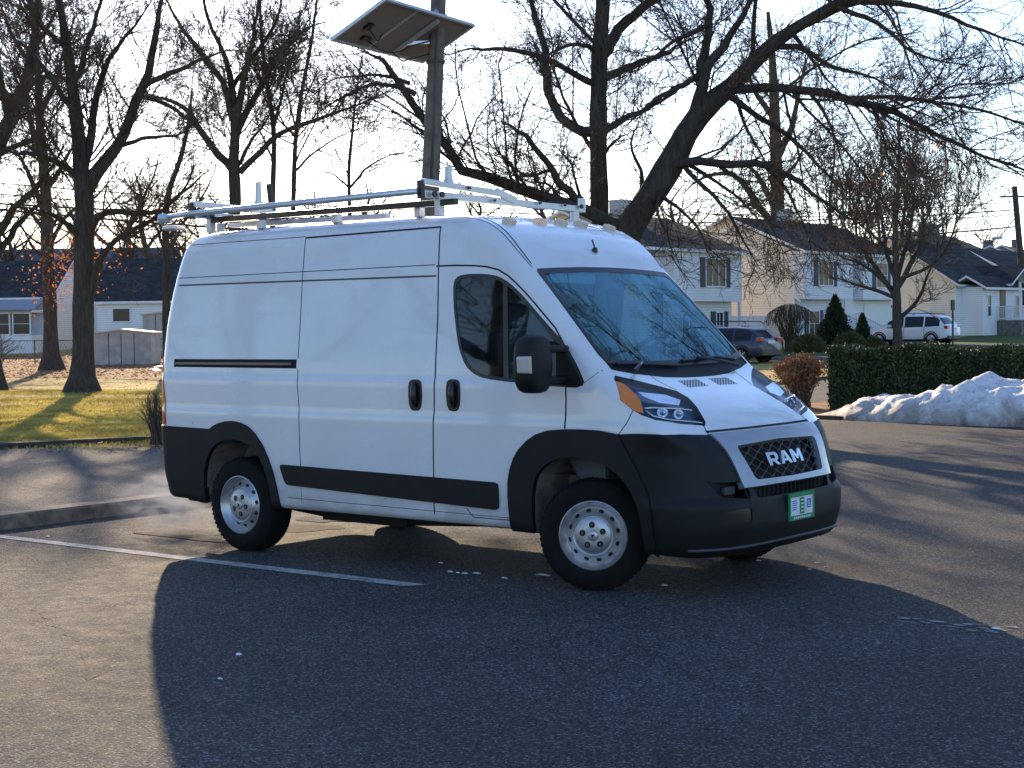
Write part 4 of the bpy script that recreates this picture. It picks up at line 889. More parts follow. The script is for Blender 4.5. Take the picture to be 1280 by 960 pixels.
def make_tree(base, trunk, limbs, label, D=None, bark=None, twig=None, dens=1.0, fine=1.0, group=None, name='bare_tree', up=.12, rmin=.004, ztop=None):
    """trunk, limbs: lists of (3-D points, radii)"""
    bark = bark or M['bark']; twig = twig or M['twig']; root = empty(name, base, 0, label, 'tree', group); B = Vector(base)
    def loc(p): return [Vector(q)-B for q in p]
    tv = []; P, Rr = resample(loc(trunk[0]), trunk[1], 26)
    Rr = Rr*(1+.05*np.sin(np.arange(26)*1.7)); tv.append(tubes(P[None], Rr[None], 14)); o = arr_obj('trunk', tv, bark, root)
    lv = [];  K = 14; LP = []; LR = []
    for pts, rad in limbs:
        q, r_ = resample(loc(pts), rad, K); q[2:] += np.cumsum(rngT.normal(size=(K-2, 3))*.035, 0)*min(1, r_[0]*8); LP.append(q); LR.append(r_)
    LP = np.array(LP); LR = np.array(LR); v = [tubes(LP, LR, 8)]
    src = [(LP, LR)]
    tp, tr = P[None][:, 12:], Rr[None][:, 12:]
    a = sprout(LP, LR, 2.3*dens, .46, 7, 42, up, .16, .0095, .010, .12, 5.0, .8)
    b = sprout(tp, tr, 2.2*dens, .40, 7, 55, up, .15, .0095, .010, .0, 4.5, .8)
    L2 = [x for x in (a, b) if x is not None]; P2 = np.concatenate([x[0] for x in L2]); R2 = np.concatenate([x[1] for x in L2]); v.append(tubes(P2, R2, 5))
    if ztop: kp = (P2[:, 0, 2] < ztop) | (rngT.random(len(P2)) < .35); P2, R2 = P2[kp], R2[kp]; v[-1] = tubes(P2, R2, 5)
    b3 = sprout(P2, R2, 4.2*fine, .46, 5, 40, up*.8, .20, .0060, rmin*1.25, .10, 2.2, .4, 30)
    src3 = [b3]
    l3 = sprout(LP, LR, 2.5*fine, .16, 5, 50, up, .2, .0065, rmin*1.25, .15, 1.6, .4); 
    if l3 is not None: src3.append(l3)
    P3 = np.concatenate([x[0] for x in src3]); R3 = np.concatenate([x[1] for x in src3])
    if ztop:     # unseen crown top thinned out on purpose to let sunlight reach the ground
        kp = (P3[:, 0, 2] < ztop) | (rngT.random(len(P3)) < .12); P3, R3 = P3[kp], R3[kp]
    b4 = sprout(P3, R3, 6.5*fine, .55, 4, 38, up*.5, .22, .008, rmin, .05, 1.0, .25, 12)
    arr_obj('branches', v, bark, root)
    arr_obj('twigs', [tubes(P3, R3, 4), tubes(b4[0], np.maximum(b4[1], rmin*.75), 3)], twig, root)
    return root
def px(pts, D, d1=0.0, r=None):
    """image polyline at distance D, drifting d1 metres deeper along its length"""
    n = len(pts); return [at(u, v, D+d1*(i/(max(1, n-1)))**1.2) for i, (u, v) in enumerate(pts)]
def rtree(u0, v0, D, trunk_px, tr, limbs, label, **k):
    base = gnd(u0, v0) if v0 else below(u0, D)
    if v0: D = (np.array(base)-CAM)@_F
    rr = random.Random(int(u0*7)); tk = k.pop('thin', .78 if D < 95 else .85); tr = [q*tk for q in tr]; T = [base-Vector((0, 0, .05)), base+Vector((0, 0, .25))]+px(trunk_px, D)
    LM = []
    for l in limbs:
        p, r_ = l[0], l[1]; d1 = l[2] if len(l) > 2 else rr.choice((-1, 1))*rr.uniform(.5, 2.5)*D/45
        rl = [q*(tk+.06) for q in r_]; rl[-1] = min(rl[-1]*.45, .02+D*.0001) if max(p[-1][0] < 1275 and p[-1][1] > 0, 0) else rl[-1]; LM.append((px(p, D, d1), rl))
    # limbs towards and away from the camera so the crown has volume
    nv = k.pop('extra', 5); tp = T[len(T)//2:]
    for i in range(nv):
        s = tp[int(rr.uniform(0, len(tp)-.01))]; az = YAW+rr.choice((0, PI))+rr.uniform(-.9, .9); L_ = rr.uniform(3, 6.5)*k.get('size', 1); e = rr.uniform(.5, 1.1); d = Vector((math.cos(az)*math.cos(e), math.sin(az)*math.cos(e), math.sin(e)))
        r0 = min(tr)*.8*rr.uniform(.5, .9); LM.append(([s, s+d*L_*.5+Vector((0, 0, .2)), s+d*L_+Vector((0, 0, 1.0))], [r0, r0*.6, r0*.2]))
    if 40 < D < 90: k['ztop'] = D*405/1967+2.2
    k.pop('size', None); k['rmin'] = D*.00015
    return make_tree(base, (T, tr), LM, label, **k)
# A: big oak on the lawn at the left
rtree(103, 490, 0, [(104,452),(104,420),(104,380),(105,300),(105,240),(101,212),(98,170),(92,120),(84,60),(74,0),(66,-60)], [.78,.50,.42,.40,.38,.36,.36,.28,.26,.22,.18,.13,.06],
 [([(107,240),(125,210),(145,185),(160,150),(174,115),(188,92),(200,40),(212,-20)], [.26,.22,.20,.18,.17,.15,.12,.07], 1.0), ([(178,108),(195,98),(230,86),(262,70),(300,58)], [.13,.08,.03], -1.5), ([(172,118),(215,135),(245,160),(275,188)], [.10,.06,.03], 2),
  ([(100,222),(75,205),(50,195),(20,190),(-20,170)], [.14,.08,.03]), ([(108,300),(118,278),(140,266),(175,268),(208,268),(240,243),(280,215)], [.18,.14,.11,.09,.07,.05,.02], -2.5), ([(108,385),(118,350),(130,318),(155,298),(185,282),(205,262),(225,235),(236,200)], [.17,.13,.11,.09,.08,.06,.04,.02], -1.2),
  ([(101,305),(92,285),(78,270),(60,262),(30,255)], [.12,.09,.03]), ([(103,222),(112,170),(118,115),(135,75),(165,40),(192,5)], [.17,.11,.04]), ([(94,140),(60,95),(30,60),(0,40)], [.12,.07,.03]), ([(150,182),(190,172),(225,170),(250,150)], [.09,.05,.02]), ([(90,110),(110,60),(125,10),(135,-30)], [.11,.08,.03]), ([(84,60),(50,30),(20,-10)], [.1,.06,.03])],
 'thick dark bare tree on the sunlit grass nearest the street at left', dens=1.2, fine=1.25)
# B behind it
rtree(65, 462, 0, [(64,440),(63,400),(61,350),(59,300),(57,240),(53,190),(49,140),(48,90),(41,30),(35,-40)], [.80,.55,.42,.38,.36,.34,.30,.26,.22,.18,.13,.06],
 [([(56,240),(72,216),(86,185),(95,150)], [.16,.1,.03]), ([(53,195),(35,150),(20,110),(4,55)], [.18,.1,.04]), ([(49,145),(65,105),(74,60),(85,5)], [.16,.1,.04]), ([(59,275),(40,228),(20,195),(-8,175)], [.16,.1,.04]), ([(58,290),(30,262),(0,250)], [.12,.07,.03]), ([(60,310),(85,270),(120,250),(150,215)], [.13,.08,.03]), ([(48,95),(20,50),(0,0)], [.14,.1,.04]), ([(45,60),(65,20),(80,-30)], [.12,.08,.03])],
 'bare tree with orange dead leaves around its trunk, behind the thick dark one', bark=M['bark2'], dens=1.2, fine=1.0)
# C at the left frame edge
rtree(-8, 488, 0, [(-12,440),(-16,330),(-15,230),(-5,188),(10,155),(28,118),(38,80),(45,30),(52,-30)], [.62,.40,.34,.32,.30,.28,.26,.2,.15,.08],
 [([(27,120),(8,118),(-20,122),(-60,110)], [.13,.08,.04]), ([(-8,200),(15,180),(38,170),(60,190),(92,240)], [.12,.09,.03], -2), ([(-10,300),(20,270),(45,240),(60,215),(75,180)], [.16,.1,.03], -2), ([(-14,340),(10,300),(30,275),(55,250),(62,215)], [.15,.1,.04], 2), ([(30,112),(55,95),(85,98),(110,88)], [.1,.06,.03]), ([(12,150),(0,100),(-10,40),(-12,-30)], [.16,.1,.04])],
 'bare tree leaning in from the left edge of the photo', dens=1.2, fine=1.15)
# D to the left of the ladder rack
rtree(293, 0, 60, [(293,400),(293,300),(294,240),(292,205),(294,160),(290,110),(281,70),(262,30),(250,-20)], [.55,.45,.34,.30,.29,.28,.22,.17,.12,.09,.05],
 [([(292,212),(270,188),(250,160),(228,135),(200,122),(170,112)], [.20,.16,.11,.04], 1.5), ([(295,160),(300,110),(312,60),(318,-5)], [.19,.13,.05]), ([(296,165),(318,120),(335,90),(350,60),(372,42),(420,28)], [.18,.12,.08,.03]), ([(300,215),(322,192),(345,170),(385,152),(430,135),(490,112)], [.17,.13,.09,.03], -2), ([(291,150),(275,100),(248,62),(225,30),(208,0)], [.17,.12,.04]), ([(300,205),(315,170),(330,150),(348,120)], [.10,.06,.03]), ([(290,110),(320,60),(345,20),(352,-20)], [.12,.08,.03])],
 'wide forking bare tree rising behind the rear of the ladder rack', dens=1.3, fine=1.15)
for (u, D, pt, r_, lm, lb) in (
 (341, 62, [(341,380),(341,250),(341,150),(335,110),(328,60),(325,0),(324,-40)], .14, [([(341,165),(355,112),(370,60),(378,10)], [.08,.02]), ([(341,200),(325,160),(318,120)], [.06,.02])], 'slim bare tree just right of the wide forking one, above the rear rack posts'),
 (367, 63, [(366,380),(367,240),(370,170),(378,110),(388,60),(396,0),(400,-40)], .13, [([(368,215),(395,190),(425,170),(470,150)], [.07,.02]), ([(371,165),(360,120),(352,70)], [.06,.02])], 'second slim bare tree, its upper stem leaning right, over the rack side tube'),
 (437, 66, [(437,380),(437,260),(436,215),(441,160),(446,110),(455,60)], .11, [([(437,235),(465,205),(500,190),(530,200)], [.07,.02]), ([(437,235),(410,215),(390,222)], [.06,.02])], 'thin bare tree between the slim trees and the wooden pole'),
 (209, 60, [(208,400),(208,330),(207,285),(211,240),(225,200),(236,150),(240,110)], .19, [([(208,320),(190,275),(165,255)], [.08,.02]), ([(208,300),(235,270),(262,225),(275,190)], [.09,.02])], 'dark bare tree close behind the rear corner of the van')):
    rtree(u, 0, D, pt, [r_*1.6, r_*1.3, r_, r_*.95, r_*.85, r_*.7, r_*.5, r_*.25], lm, lb, extra=2, size=.6, dens=1.25, fine=.85)
# G: upright trunk behind the windshield, H: the big leaner
rtree(750, 0, 33, [(750,430),(750,330),(750,270),(748,200),(748,130),(750,60),(754,0),(757,-60)], [.34,.28,.24,.23,.215,.21,.205,.19,.17,.12],
 [([(748,165),(725,164),(704,150),(688,122),(679,94),(678,64),(664,25),(656,-20)], [.13,.11,.09,.05], 1.0), ([(748,106),(725,98),(702,87),(668,72),(618,64),(588,64),(556,71)], [.09,.06,.025], -1.5), ([(750,70),(735,60),(714,55),(690,65),(672,78)], [.07,.03], -1), ([(752,98),(775,90),(800,79),(832,63),(872,44)], [.11,.07,.03], -1), ([(750,168),(772,152),(795,140),(832,118),(866,92)], [.10,.06,.03], 1.5), ([(752,70),(770,50),(787,30),(822,2),(850,-35)], [.15,.12,.07], 1), ([(749,200),(770,170),(785,160)], [.05,.02]), ([(754,10),(735,-20),(720,-60)], [.12,.05])],
 'upright dark bare tree trunk above the cab roof', thin=.88, dens=1.9, fine=1.35, extra=3, rmin=.0035)
rtree(748, 0, 31, [(756,400),(772,320),(787,285),(815,243),(843,196),(862,160),(885,132),(916,106),(940,80),(962,58),(996,34),(1040,8),(1085,-20)], [.50,.46,.40,.37,.35,.34,.33,.30,.27,.23,.20,.18,.15,.12,.09],
 [([(866,150),(879,105),(886,71),(894,22),(898,-25)], [.16,.13,.10,.06], 1), ([(870,145),(884,110),(902,71),(931,22),(950,-15)], [.15,.12,.08,.05], -1), ([(878,92),(858,103),(837,113),(805,136),(785,160)], [.08,.06,.03]), ([(890,28),(868,40),(849,50),(820,72),(790,90)], [.07,.05,.03], 1),
  ([(920,112),(945,110),(961,110),(1010,112),(1070,126),(1122,139),(1160,161),(1209,184),(1290,212)], [.11,.10,.09,.05,.025], -2.0), ([(1066,122),(1122,121),(1167,128),(1224,139),(1300,160)], [.05,.04,.02], -2.6), ([(1160,128),(1190,108),(1240,105),(1290,98)], [.03,.01], -2.4),
  ([(1010,28),(1060,6),(1119,6),(1175,22),(1231,49),(1290,70)], [.11,.08,.05,.02], 1.5), ([(990,40),(1005,62),(1020,85),(1056,120)], [.06,.04,.02]), ([(820,240),(845,205),(894,208),(957,206),(990,222),(1032,255),(1080,288)], [.12,.10,.08,.05,.03], -1.5), ([(912,120),(950,146),(980,165),(1025,210),(1064,245)], [.08,.06,.025], 1),
  ([(965,58),(1000,60),(1040,85),(1090,95),(1130,120)], [.08,.05,.02], 1.8), ([(1040,8),(1100,25),(1150,65),(1215,75)], [.07,.04,.02], -1), ([(790,290),(765,280),(735,268),(700,256),(650,236),(612,220),(588,216),(577,200),(566,172),(545,152),(524,124),(508,98),(492,74),(468,62)], [.16,.15,.14,.13,.12,.11,.10,.08,.06,.03], 0),
  ([(520,118),(490,104),(460,104),(430,118),(400,138)], [.06,.04,.02], -.4), ([(512,104),(485,96),(455,92),(420,98),(385,118)], [.05,.03,.02], .6), ([(735,268),(705,232),(682,202),(657,172),(626,153)], [.11,.09,.07,.05], -1), ([(690,212),(662,218),(630,195)], [.05,.02]), ([(800,262),(800,220),(790,180),(800,150)], [.07,.02]), ([(845,195),(870,225),(905,260),(930,300),(948,330)], [.07,.04,.02], -1.8), ([(820,240),(850,262),(880,300),(890,330)], [.06,.03,.015], -1.5), ([(850,200),(900,228),(940,262),(975,312)], [.06,.03,.015], 1.2), ([(900,208),(935,235),(960,275),(990,330)], [.05,.03,.012], -.8), ([(955,206),(985,240),(1005,280),(1018,330)], [.05,.03,.012], .9), ([(920,120),(935,165),(960,205),(975,250)], [.05,.03,.012], 1.5), ([(1010,112),(1035,150),(1050,190),(1060,230)], [.05,.03,.012], -1), ([(830,225),(822,262),(838,300),(842,328)], [.05,.03,.012], -1.5), ([(700,256),(690,235),(668,225),(655,205)], [.05,.03,.012], 1), ([(650,236),(640,210),(620,190),(612,160)], [.05,.03,.012], -1), ([(735,268),(720,235),(712,205),(690,180)], [.05,.03,.012], 1)],
 'massive dark bare tree leaning to the right over the houses', thin=.80, dens=2.0, fine=1.45, extra=3, up=.05, rmin=.0032)
# I: small vase-shaped tree in front of the white car
rtree(1122, 0, 72, [(1122,420),(1121,395),(1121,372),(1120,345),(1119,290),(1122,240),(1124,190),(1121,145)], [.34,.26,.22,.21,.20,.15,.12,.09,.06,.03],
 [([(1121,375),(1108,350),(1086,325),(1062,300),(1042,272)], [.13,.09,.03]), ([(1123,358),(1140,330),(1152,305),(1156,270),(1162,222)], [.13,.09,.03]), ([(1123,398),(1140,385),(1152,368),(1162,338),(1172,310)], [.11,.07,.03]), ([(1119,372),(1090,362),(1060,352),(1030,342)], [.09,.06,.02]), ([(1122,345),(1136,292),(1142,240),(1148,200)], [.12,.07,.03]), ([(1120,350),(1105,310),(1098,260),(1092,215)], [.12,.07,.03]), ([(1120,330),(1128,280),(1132,220),(1130,170)], [.1,.06,.03]), ([(1115,360),(1080,335),(1050,325),(1022,300)], [.09,.05,.02]), ([(1122,350),(1165,330),(1185,300),(1196,265)], [.09,.05,.02]), ([(1119,320),(1085,285),(1070,240)], [.09,.05,.02])],
 'vase shaped bare tree standing in front of the white car', thin=1.0, bark=M['bark2'], dens=1.5, fine=.85, extra=6, size=.55, up=.25, rmin=.007)
rtree(972, 0, 104, [(972,380),(972,300),(972,250),(970,200),(968,130),(965,70),(960,15)], [.75,.65,.6,.58,.55,.48,.4,.28,.15],
 [([(972,285),(950,262),(936,238),(915,218),(880,222),(850,245)], [.28,.25,.2,.12,.04]), ([(972,270),(955,235),(940,210),(925,200),(905,200)], [.25,.2,.1,.04]), ([(970,200),(990,160),(1000,110),(1015,60)], [.3,.2,.06]), ([(968,150),(945,110),(930,60)], [.25,.15,.05]), ([(971,230),(1000,200),(1020,160)], [.22,.1,.04])],
 'tall grey bare tree with a thick trunk rising behind the rooftops', bark=M['bark2'], twig=M['twig2'], dens=.8, fine=.35, extra=4, size=1.6, rmin=.010)
for i, (u, D, h, lb) in enumerate(((1040, 96, 150, 'thin upright bare tree behind the roof of the two storey cream house'), (1072, 98, 190, 'spindly bare tree between the thin upright one and the vase shaped one'), (1100, 94, 165, 'thin reddish bare tree whose stem rises left of the vase shaped tree'), (1180, 118, 235, 'pale distant bare tree over the grey roof at right'))):
    rtree(u, 0, D, [(u,370),(u+1,320),(u-2,h+90),(u+3,h+50),(u,h)], [.2,.17,.14,.12,.10,.07,.03], [([(u,330),(u-14,290),(u-20,230),(u-24,h+30)], [.09,.03]), ([(u,320),(u+14,280),(u+20,220),(u+24,h+40)], [.09,.03]), ([(u,300),(u-6,250),(u-9,h+20)], [.07,.02])],
      lb, bark=M['bark2'], twig=M['twig2'], dens=1.1, fine=.5 if i < 4 else .3, extra=3, size=.7, up=.3, rmin=.010)
# generic trees for the far tree line (copied) -----------------------------------------
def generic(seed, label, group, name='bare_tree', H=13, tk=1.0, twig=None, fine=.45, rmin=.012, loc=(0, 0, 0)):
    rr = random.Random(seed); T = [Vector((rr.uniform(-.25, .25)*k*.6, rr.uniform(-.25, .25)*k*.6, H*k/7)) for k in range(8)]; tr = [tk*q for q in (.42,.30,.27,.24,.2,.15,.09,.04)]; LM = []
    for i in range(13):
        k = rr.uniform(2.0, 6.2); z = H*k/7; az = i*2.4+rr.uniform(-.4, .4); L_ = H*.42*(1.25-k/8); e = rr.uniform(.5, .95); s = T[int(k)].lerp(T[int(k)+1], k-int(k)); d = Vector((math.cos(az)*math.cos(e), math.sin(az)*math.cos(e), math.sin(e)))
        r0 = tr[int(k)]*.6; LM.append(([s, s+d*L_*.5, s+d*L_*.8+Vector((0, 0, L_*.12)), s+d*L_+Vector((0, 0, L_*.25))], [r0, r0*.6, r0*.4, r0*.15]))
    o = make_tree((0, 0, 0), (T, tr), LM, label, bark=M['bark2'], twig=twig or M['twig'], dens=.8, fine=fine, group=group, name=name, rmin=rmin); o.location = loc; return o
def copy_tree(o, parent=None):
    c = o.copy(); col.objects.link(c); c.parent = parent
    for ch in list(o.children): copy_tree(ch, c)
    return c
protos = [generic(s_, 'bare tree of the distant tree line beyond the gardens', 'far bare trees behind the houses') for s_ in (3, 11, 23)]
spots = [(-30,112,1.0),(18,125,1.1),(60,118,.9),(96,130,1.15),(128,116,.95),(158,124,1.1),(186,112,1.0),(228,128,1.0),(262,118,1.1),(318,130,.95),(400,122,1.0),(455,128,1.15),(482,116,.9),(600,120,1.1),(640,128,1.0),(690,116,1.0),(800,125,1.0),(850,132,1.1),(1236,150,.9),(1150,140,1.0)]
used = [False]*3
for i, (u, D, s_) in enumerate(spots):
    p = below(u, D); k = i % 3
    if not used[k]: t = protos[k]; used[k] = True
    else: t = copy_tree(protos[k])
    t.location = p; t.rotation_euler.z = i*1.9; t.scale = (s_, s_, s_*random.Random(i).uniform(.7, 1.0))
# trees on the near side of the lot, seen only as reflections in the van's glass and paint
ref = [(2.5,18.0),(11,16),(-18,-22),(-9,-27),(-1,-24),(-26,-16),(-14,-34),(8,-30),(-32,-26),(-22,-40)]
fineproto = generic(31, 'bare tree', 'bare trees mirrored in the van', H=17, tk=.55, fine=.9, rmin=.005)
for i, (x, y) in enumerate(ref):
    t = fineproto if i == 0 else copy_tree(protos[i % 3]); t.location = (x, y, 0); t.rotation_euler.z = i*2.3; t.scale = (1.15, 1.15, 1.0) if i else (1.15, 1.15, 1.15); t['label'] = 'bare tree outside the frame, mirrored in the glass and paint of the van'; t['group'] = 'bare trees mirrored in the van'
# dead orange leaves
def leaves(name, centres, n, spread, size, m, parent=None, seed=1, flat=False):
    r_ = np.random.default_rng(seed); c = np.array(centres)[r_.integers(0, len(centres), n)]; p = c+r_.normal(size=(n, 3))*spread
    if flat: p[:, 2] = terr(p[:, 0], p[:, 1])+r_.uniform(.0, .035, n)
    a = unit(r_.normal(size=(n, 3))); b = unit(np.cross(a, r_.normal(size=(n, 3))))
    if flat: a[:, 2] *= .25; b[:, 2] *= .25
    s = size*r_.uniform(.6, 1.4, (n, 1)); V = np.stack([p-a*s, p-b*s*.6, p+a*s, p+b*s*.6], 1).reshape(-1, 3); F_ = np.arange(n*4).reshape(-1, 4); o = arr_obj(name, [(V, F_)], m, parent); return o
M['leaf'] = leafmat('dead_orange_leaf', (.42, .17, .08), .4, .8); M['leafb'] = simple('dead_brown_leaf', (.28, .13, .06), .85, var=.5, scale=.5)
tb = [o for o in col.objects if o.get('label', '').startswith('bare tree with orange')][0]
cc = [at(u, v, 66)-tb.location for u, v in ((72,315),(84,330),(90,345),(78,362),(66,350),(60,372),(88,375),(92,312),(128,302),(132,320),(50,335),(84,300))]
leaves('dead_leaves', [tuple(c) for c in cc], 800, (.55,.7,.45), .06, M['leaf'], tb, 3)
tb = [o for o in col.objects if o.get('label', '').startswith('massive')][0]
cc = [at(u, v, 30.5)-tb.location for u, v in ((921,102),(922,190),(917,98),(1095,228),(1170,178))]
leaves('dead_leaves', [tuple(c) for c in cc], 60, (.10,.10,.10), .045, M['leaf'], tb, 4)
lc = [tuple(gnd(u, v)) for u in range(-20, 230, 14) for v in (446, 452, 458, 464, 470)]
o = leaves('fallen_leaves', lc, 5200, (2.2,2.2,0), .075, M['leafb'], None, 5, True); o['kind'] = 'stuff'
lc = [tuple(gnd(u, v)) for u in range(-20, 230, 18) for v in (480, 500, 520, 540, 555)]
o = leaves('scattered_leaves', lc, 900, (1.6,1.6,0), .055, M['leafb'], None, 6, True); o['kind'] = 'stuff'
# grass tufts along the street edge
def tufts(name, P, n, h, m, seed):
    r_ = np.random.default_rng(seed); p = P[r_.integers(0, len(P), n)]+r_.normal(size=(n, 3))*(.8, .8, 0); p[:, 2] = terr(p[:, 0], p[:, 1])-.02; a = r_.uniform(0, 6.28, n); w_ = .012
    sd_ = np.stack([np.cos(a), np.sin(a), 0*a], -1)*w_; tip = np.stack([r_.normal(size=n)*.04, r_.normal(size=n)*.04, h*r_.uniform(.4, 1.2, n)], -1)
    V = np.stack([p-sd_, p+sd_, p+tip+sd_*.2, p+tip-sd_*.2], 1).reshape(-1, 3); o = arr_obj(name, [(V, np.arange(n*4).reshape(-1, 4))], m, None); o['kind'] = 'stuff'; return o
M['blade'] = leafmat('grass_blade', (.40, .33, .09), .5, .7)
lc = np.array([tuple(gnd(u, v)) for u in range(-30, 240, 8) for v in (490, 500, 510, 520, 528, 536, 544, 550)])
tufts('grass_blades', lc, 60000, .055, M['blade'], 8)
# ================================================================ POLE WITH SOLAR PANEL
pb = below(537, 24.6); dv = lambda u, v, D: at(u, v, D)
pr = empty('wooden_pole', pb, 0, 'weathered wooden pole with a solar panel bracketed near its top', 'pole')
b = MB(); p0 = Vector((0, 0, -.05)); p1 = dv(536.5, 265, 24.6)-pb; p2 = dv(548, 0, 24.6)-pb; p3 = p2+(p2-p1)*.35
q0 = p1+(p1-p2)*(p1.z/(p2.z-p1.z)); b.tube([q0, p1, p2, p3], [.165, .145, .120, .11], 16); b.build('pole_shaft', M['wood'], pr, True, auto=60)
M['panelback'] = simple('solar_back', (.27, .235, .215), .6, var=.06, scale=2); M['panelcell'] = simple('solar_cells', (.01, .015, .05), .15, coat=1)
E1 = Vector((math.cos(R(98.4)), math.sin(R(98.4)), 0)); t_ = R(26); E2 = Vector((math.cos(R(8.4))*math.cos(t_), math.sin(R(8.4))*math.cos(t_), math.sin(t_))); NP = E1.cross(E2).normalized()
if NP.z < 0: NP = -NP
P0 = dv(413, 50, 23.3); L1, L2 = 2.45, 1.12
sp = empty('solar_panel', P0, 0, 'tilted solar panel seen from below, held on the wooden pole', 'solar panel')
def quadbox(a0, a1, b0, b1, h0, h1):
    V = [E1*a+E2*b_+NP*h for h in (h0, h1) for a, b_ in ((a0, b0), (a1, b0), (a1, b1), (a0, b1))]; return V, [(0,3,2,1),(4,5,6,7),(0,1,5,4),(1,2,6,5),(2,3,7,6),(3,0,4,7)]
b = MB(); b.add(*quadbox(.02, L1-.02, .02, L2-.02, .012, .018)); b.build('back_sheet', M['panelback'], sp)
b = MB(); b.add(*quadbox(.02, L1-.02, .02, L2-.02, .0185, .024)); b.build('cell_face', M['panelcell'], sp)
b = MB()
for a in ((0,L1,0,.035),(0,L1,L2-.035,L2),(0,.035,.035,L2-.035),(L1-.035,L1,.035,L2-.035)): b.add(*quadbox(*a, -.022, .028))
b.add(*quadbox(L1*.36, L1*.36+.03, .035, L2-.035, -.012, .011)); b.build('panel_frame', M['alu'], sp)
b = MB(); b.add(*quadbox(.30, .42, .42, .56, -.03, .011)); b.add(*quadbox(.52, .72, .18, .27, -.03, .011)); b.build('junction_box', M['plasticg'], sp)
c0 = p1.lerp(p2, .80)+pb-P0
b = MB(); cp = lambda a, bb, h: E1*a+E2*bb+NP*h
for pts in ([cp(.42,.45,-.03), cp(.60,.40,-.16), cp(.78,.40,-.03)], [cp(.70,.2,-.03), cp(.9,.25,-.20), cp(1.1,.3,-.22), cp(1.5,.45,-.12), c0+Vector((0,0,.05))], [cp(1.1,.3,-.22), cp(1.25,.3,-.34), cp(1.45,.35,-.30), c0-Vector((0,0,.15))]): 
    q, _r = resample(pts, [.012], 14); b.tube([tuple(x) for x in q], .012, 6)
b.build('panel_cable', M['plasticg'], sp, True)
b = MB(); c1 = p1.lerp(p2, .97)+pb-P0
b.obox(c1, cp(L1*.62, .92, -.02), .07, .05); b.obox(c1-Vector((0,0,.55)), cp(L1*.62, .35, -.02), .07, .05); b.obox(cp(L1*.62,.1,-.025), cp(L1*.62,L2-.1,-.025), .06, .05, up=NP); b.obox(c1+Vector((0,0,.12)), c1-Vector((0,0,.65)), .36, .30, up=(1,0,0)) if False else None
b.build('panel_bracket', M['alu'], sp)
b = MB(); b.tube([p1.lerp(p2, .15)+Vector((.10,-.10,0)), p2+Vector((.10,-.10,0))], .02, 8); b.tube([p1.lerp(p2,.92)+Vector((0,0,-.03)), p1.lerp(p2,.92)+Vector((0,0,.03))], .15, 16); b.tube([p1.lerp(p2,.70), p1.lerp(p2,.70)+Vector((0,0,.05))], .15, 16); b.build('conduit', M['gapbrown'], pr, True)

# ================================================================ HOUSES
M['cream'] = mat_siding('cream_siding', (.77, .71, .60)); M['wsid'] = mat_siding('white_siding', (.78, .79, .82)); M['peach'] = mat_siding('peach_siding', (.60, .42, .30)); M['grsid'] = mat_siding('grey_siding', (.52, .50, .46), .18)
M['roof'] = mat_shingle('dark_shingles', (.052, .049, .048)); M['roof2'] = mat_shingle('brown_shingles', (.05, .045, .05)); M['stonew'] = simple('stone_wall', (.14, .13, .12), .9, var=.6, scale=5, bmp=1, bscale=7)
M['shut'] = simple('dark_shutter', (.03, .04, .06), .6); M['door'] = simple('brown_door', (.14, .07, .045), .5); M['curtain'] = simple('pale_blind', (.40, .38, .34), .8, var=.25, scale=8)
def window(H, X, y, z, wd, ht, axis=0, out=1, panes=(2, 2), shut=False, blind=False, glass=None):
    """window on a wall plane: axis 0 = wall faces x, 1 = wall faces y; y,z centre"""
    w_ = MB()
    def bx(b, a0, a1, z0, z1, d0, d1):
        d0, d1 = sorted((X+out*d0, X+out*d1))
        if axis == 0: b.box(d0, d1, a0, a1, z0, z1)
        else: b.box(a0, a1, d0, d1, z0, z1)
    f = .07
    for a in ((y-wd/2-f, y+wd/2+f, z+ht/2, z+ht/2+f), (y-wd/2-f, y+wd/2+f, z-ht/2-f, z-ht/2), (y-wd/2-f, y-wd/2, z-ht/2, z+ht/2), (y+wd/2, y+wd/2+f, z-ht/2, z+ht/2)): bx(w_, *a, -.02, .06)
    nx, ny = panes
    for k in range(1, nx): bx(w_, y-wd/2+wd*k/nx-.02, y-wd/2+wd*k/nx+.02, z-ht/2, z+ht/2, .0, .045)
    for k in range(1, ny): bx(w_, y-wd/2, y+wd/2, z-ht/2+ht*k/ny-.015, z-ht/2+ht*k/ny+.015, .0, .04)
    wo = w_.build('window', M['white'], H); g = MB(); bx(g, y-wd/2, y+wd/2, z-ht/2, z+ht/2, .004, .02); g.build('pane', glass or M['winglass'], wo)
    if blind: g = MB(); bx(g, y-wd/2, y+wd/2, z+ht*.05, z+ht/2, .021, .026); g.build('blind', M['curtain'], wo)
    if shut:
        for s in (-1, 1): g = MB(); c = y+s*(wd/2+f+.22); bx(g, c-.2, c+.2, z-ht/2-f, z+ht/2+f, .0, .05); g.build('shutter', M['shut'], wo)
    return wo
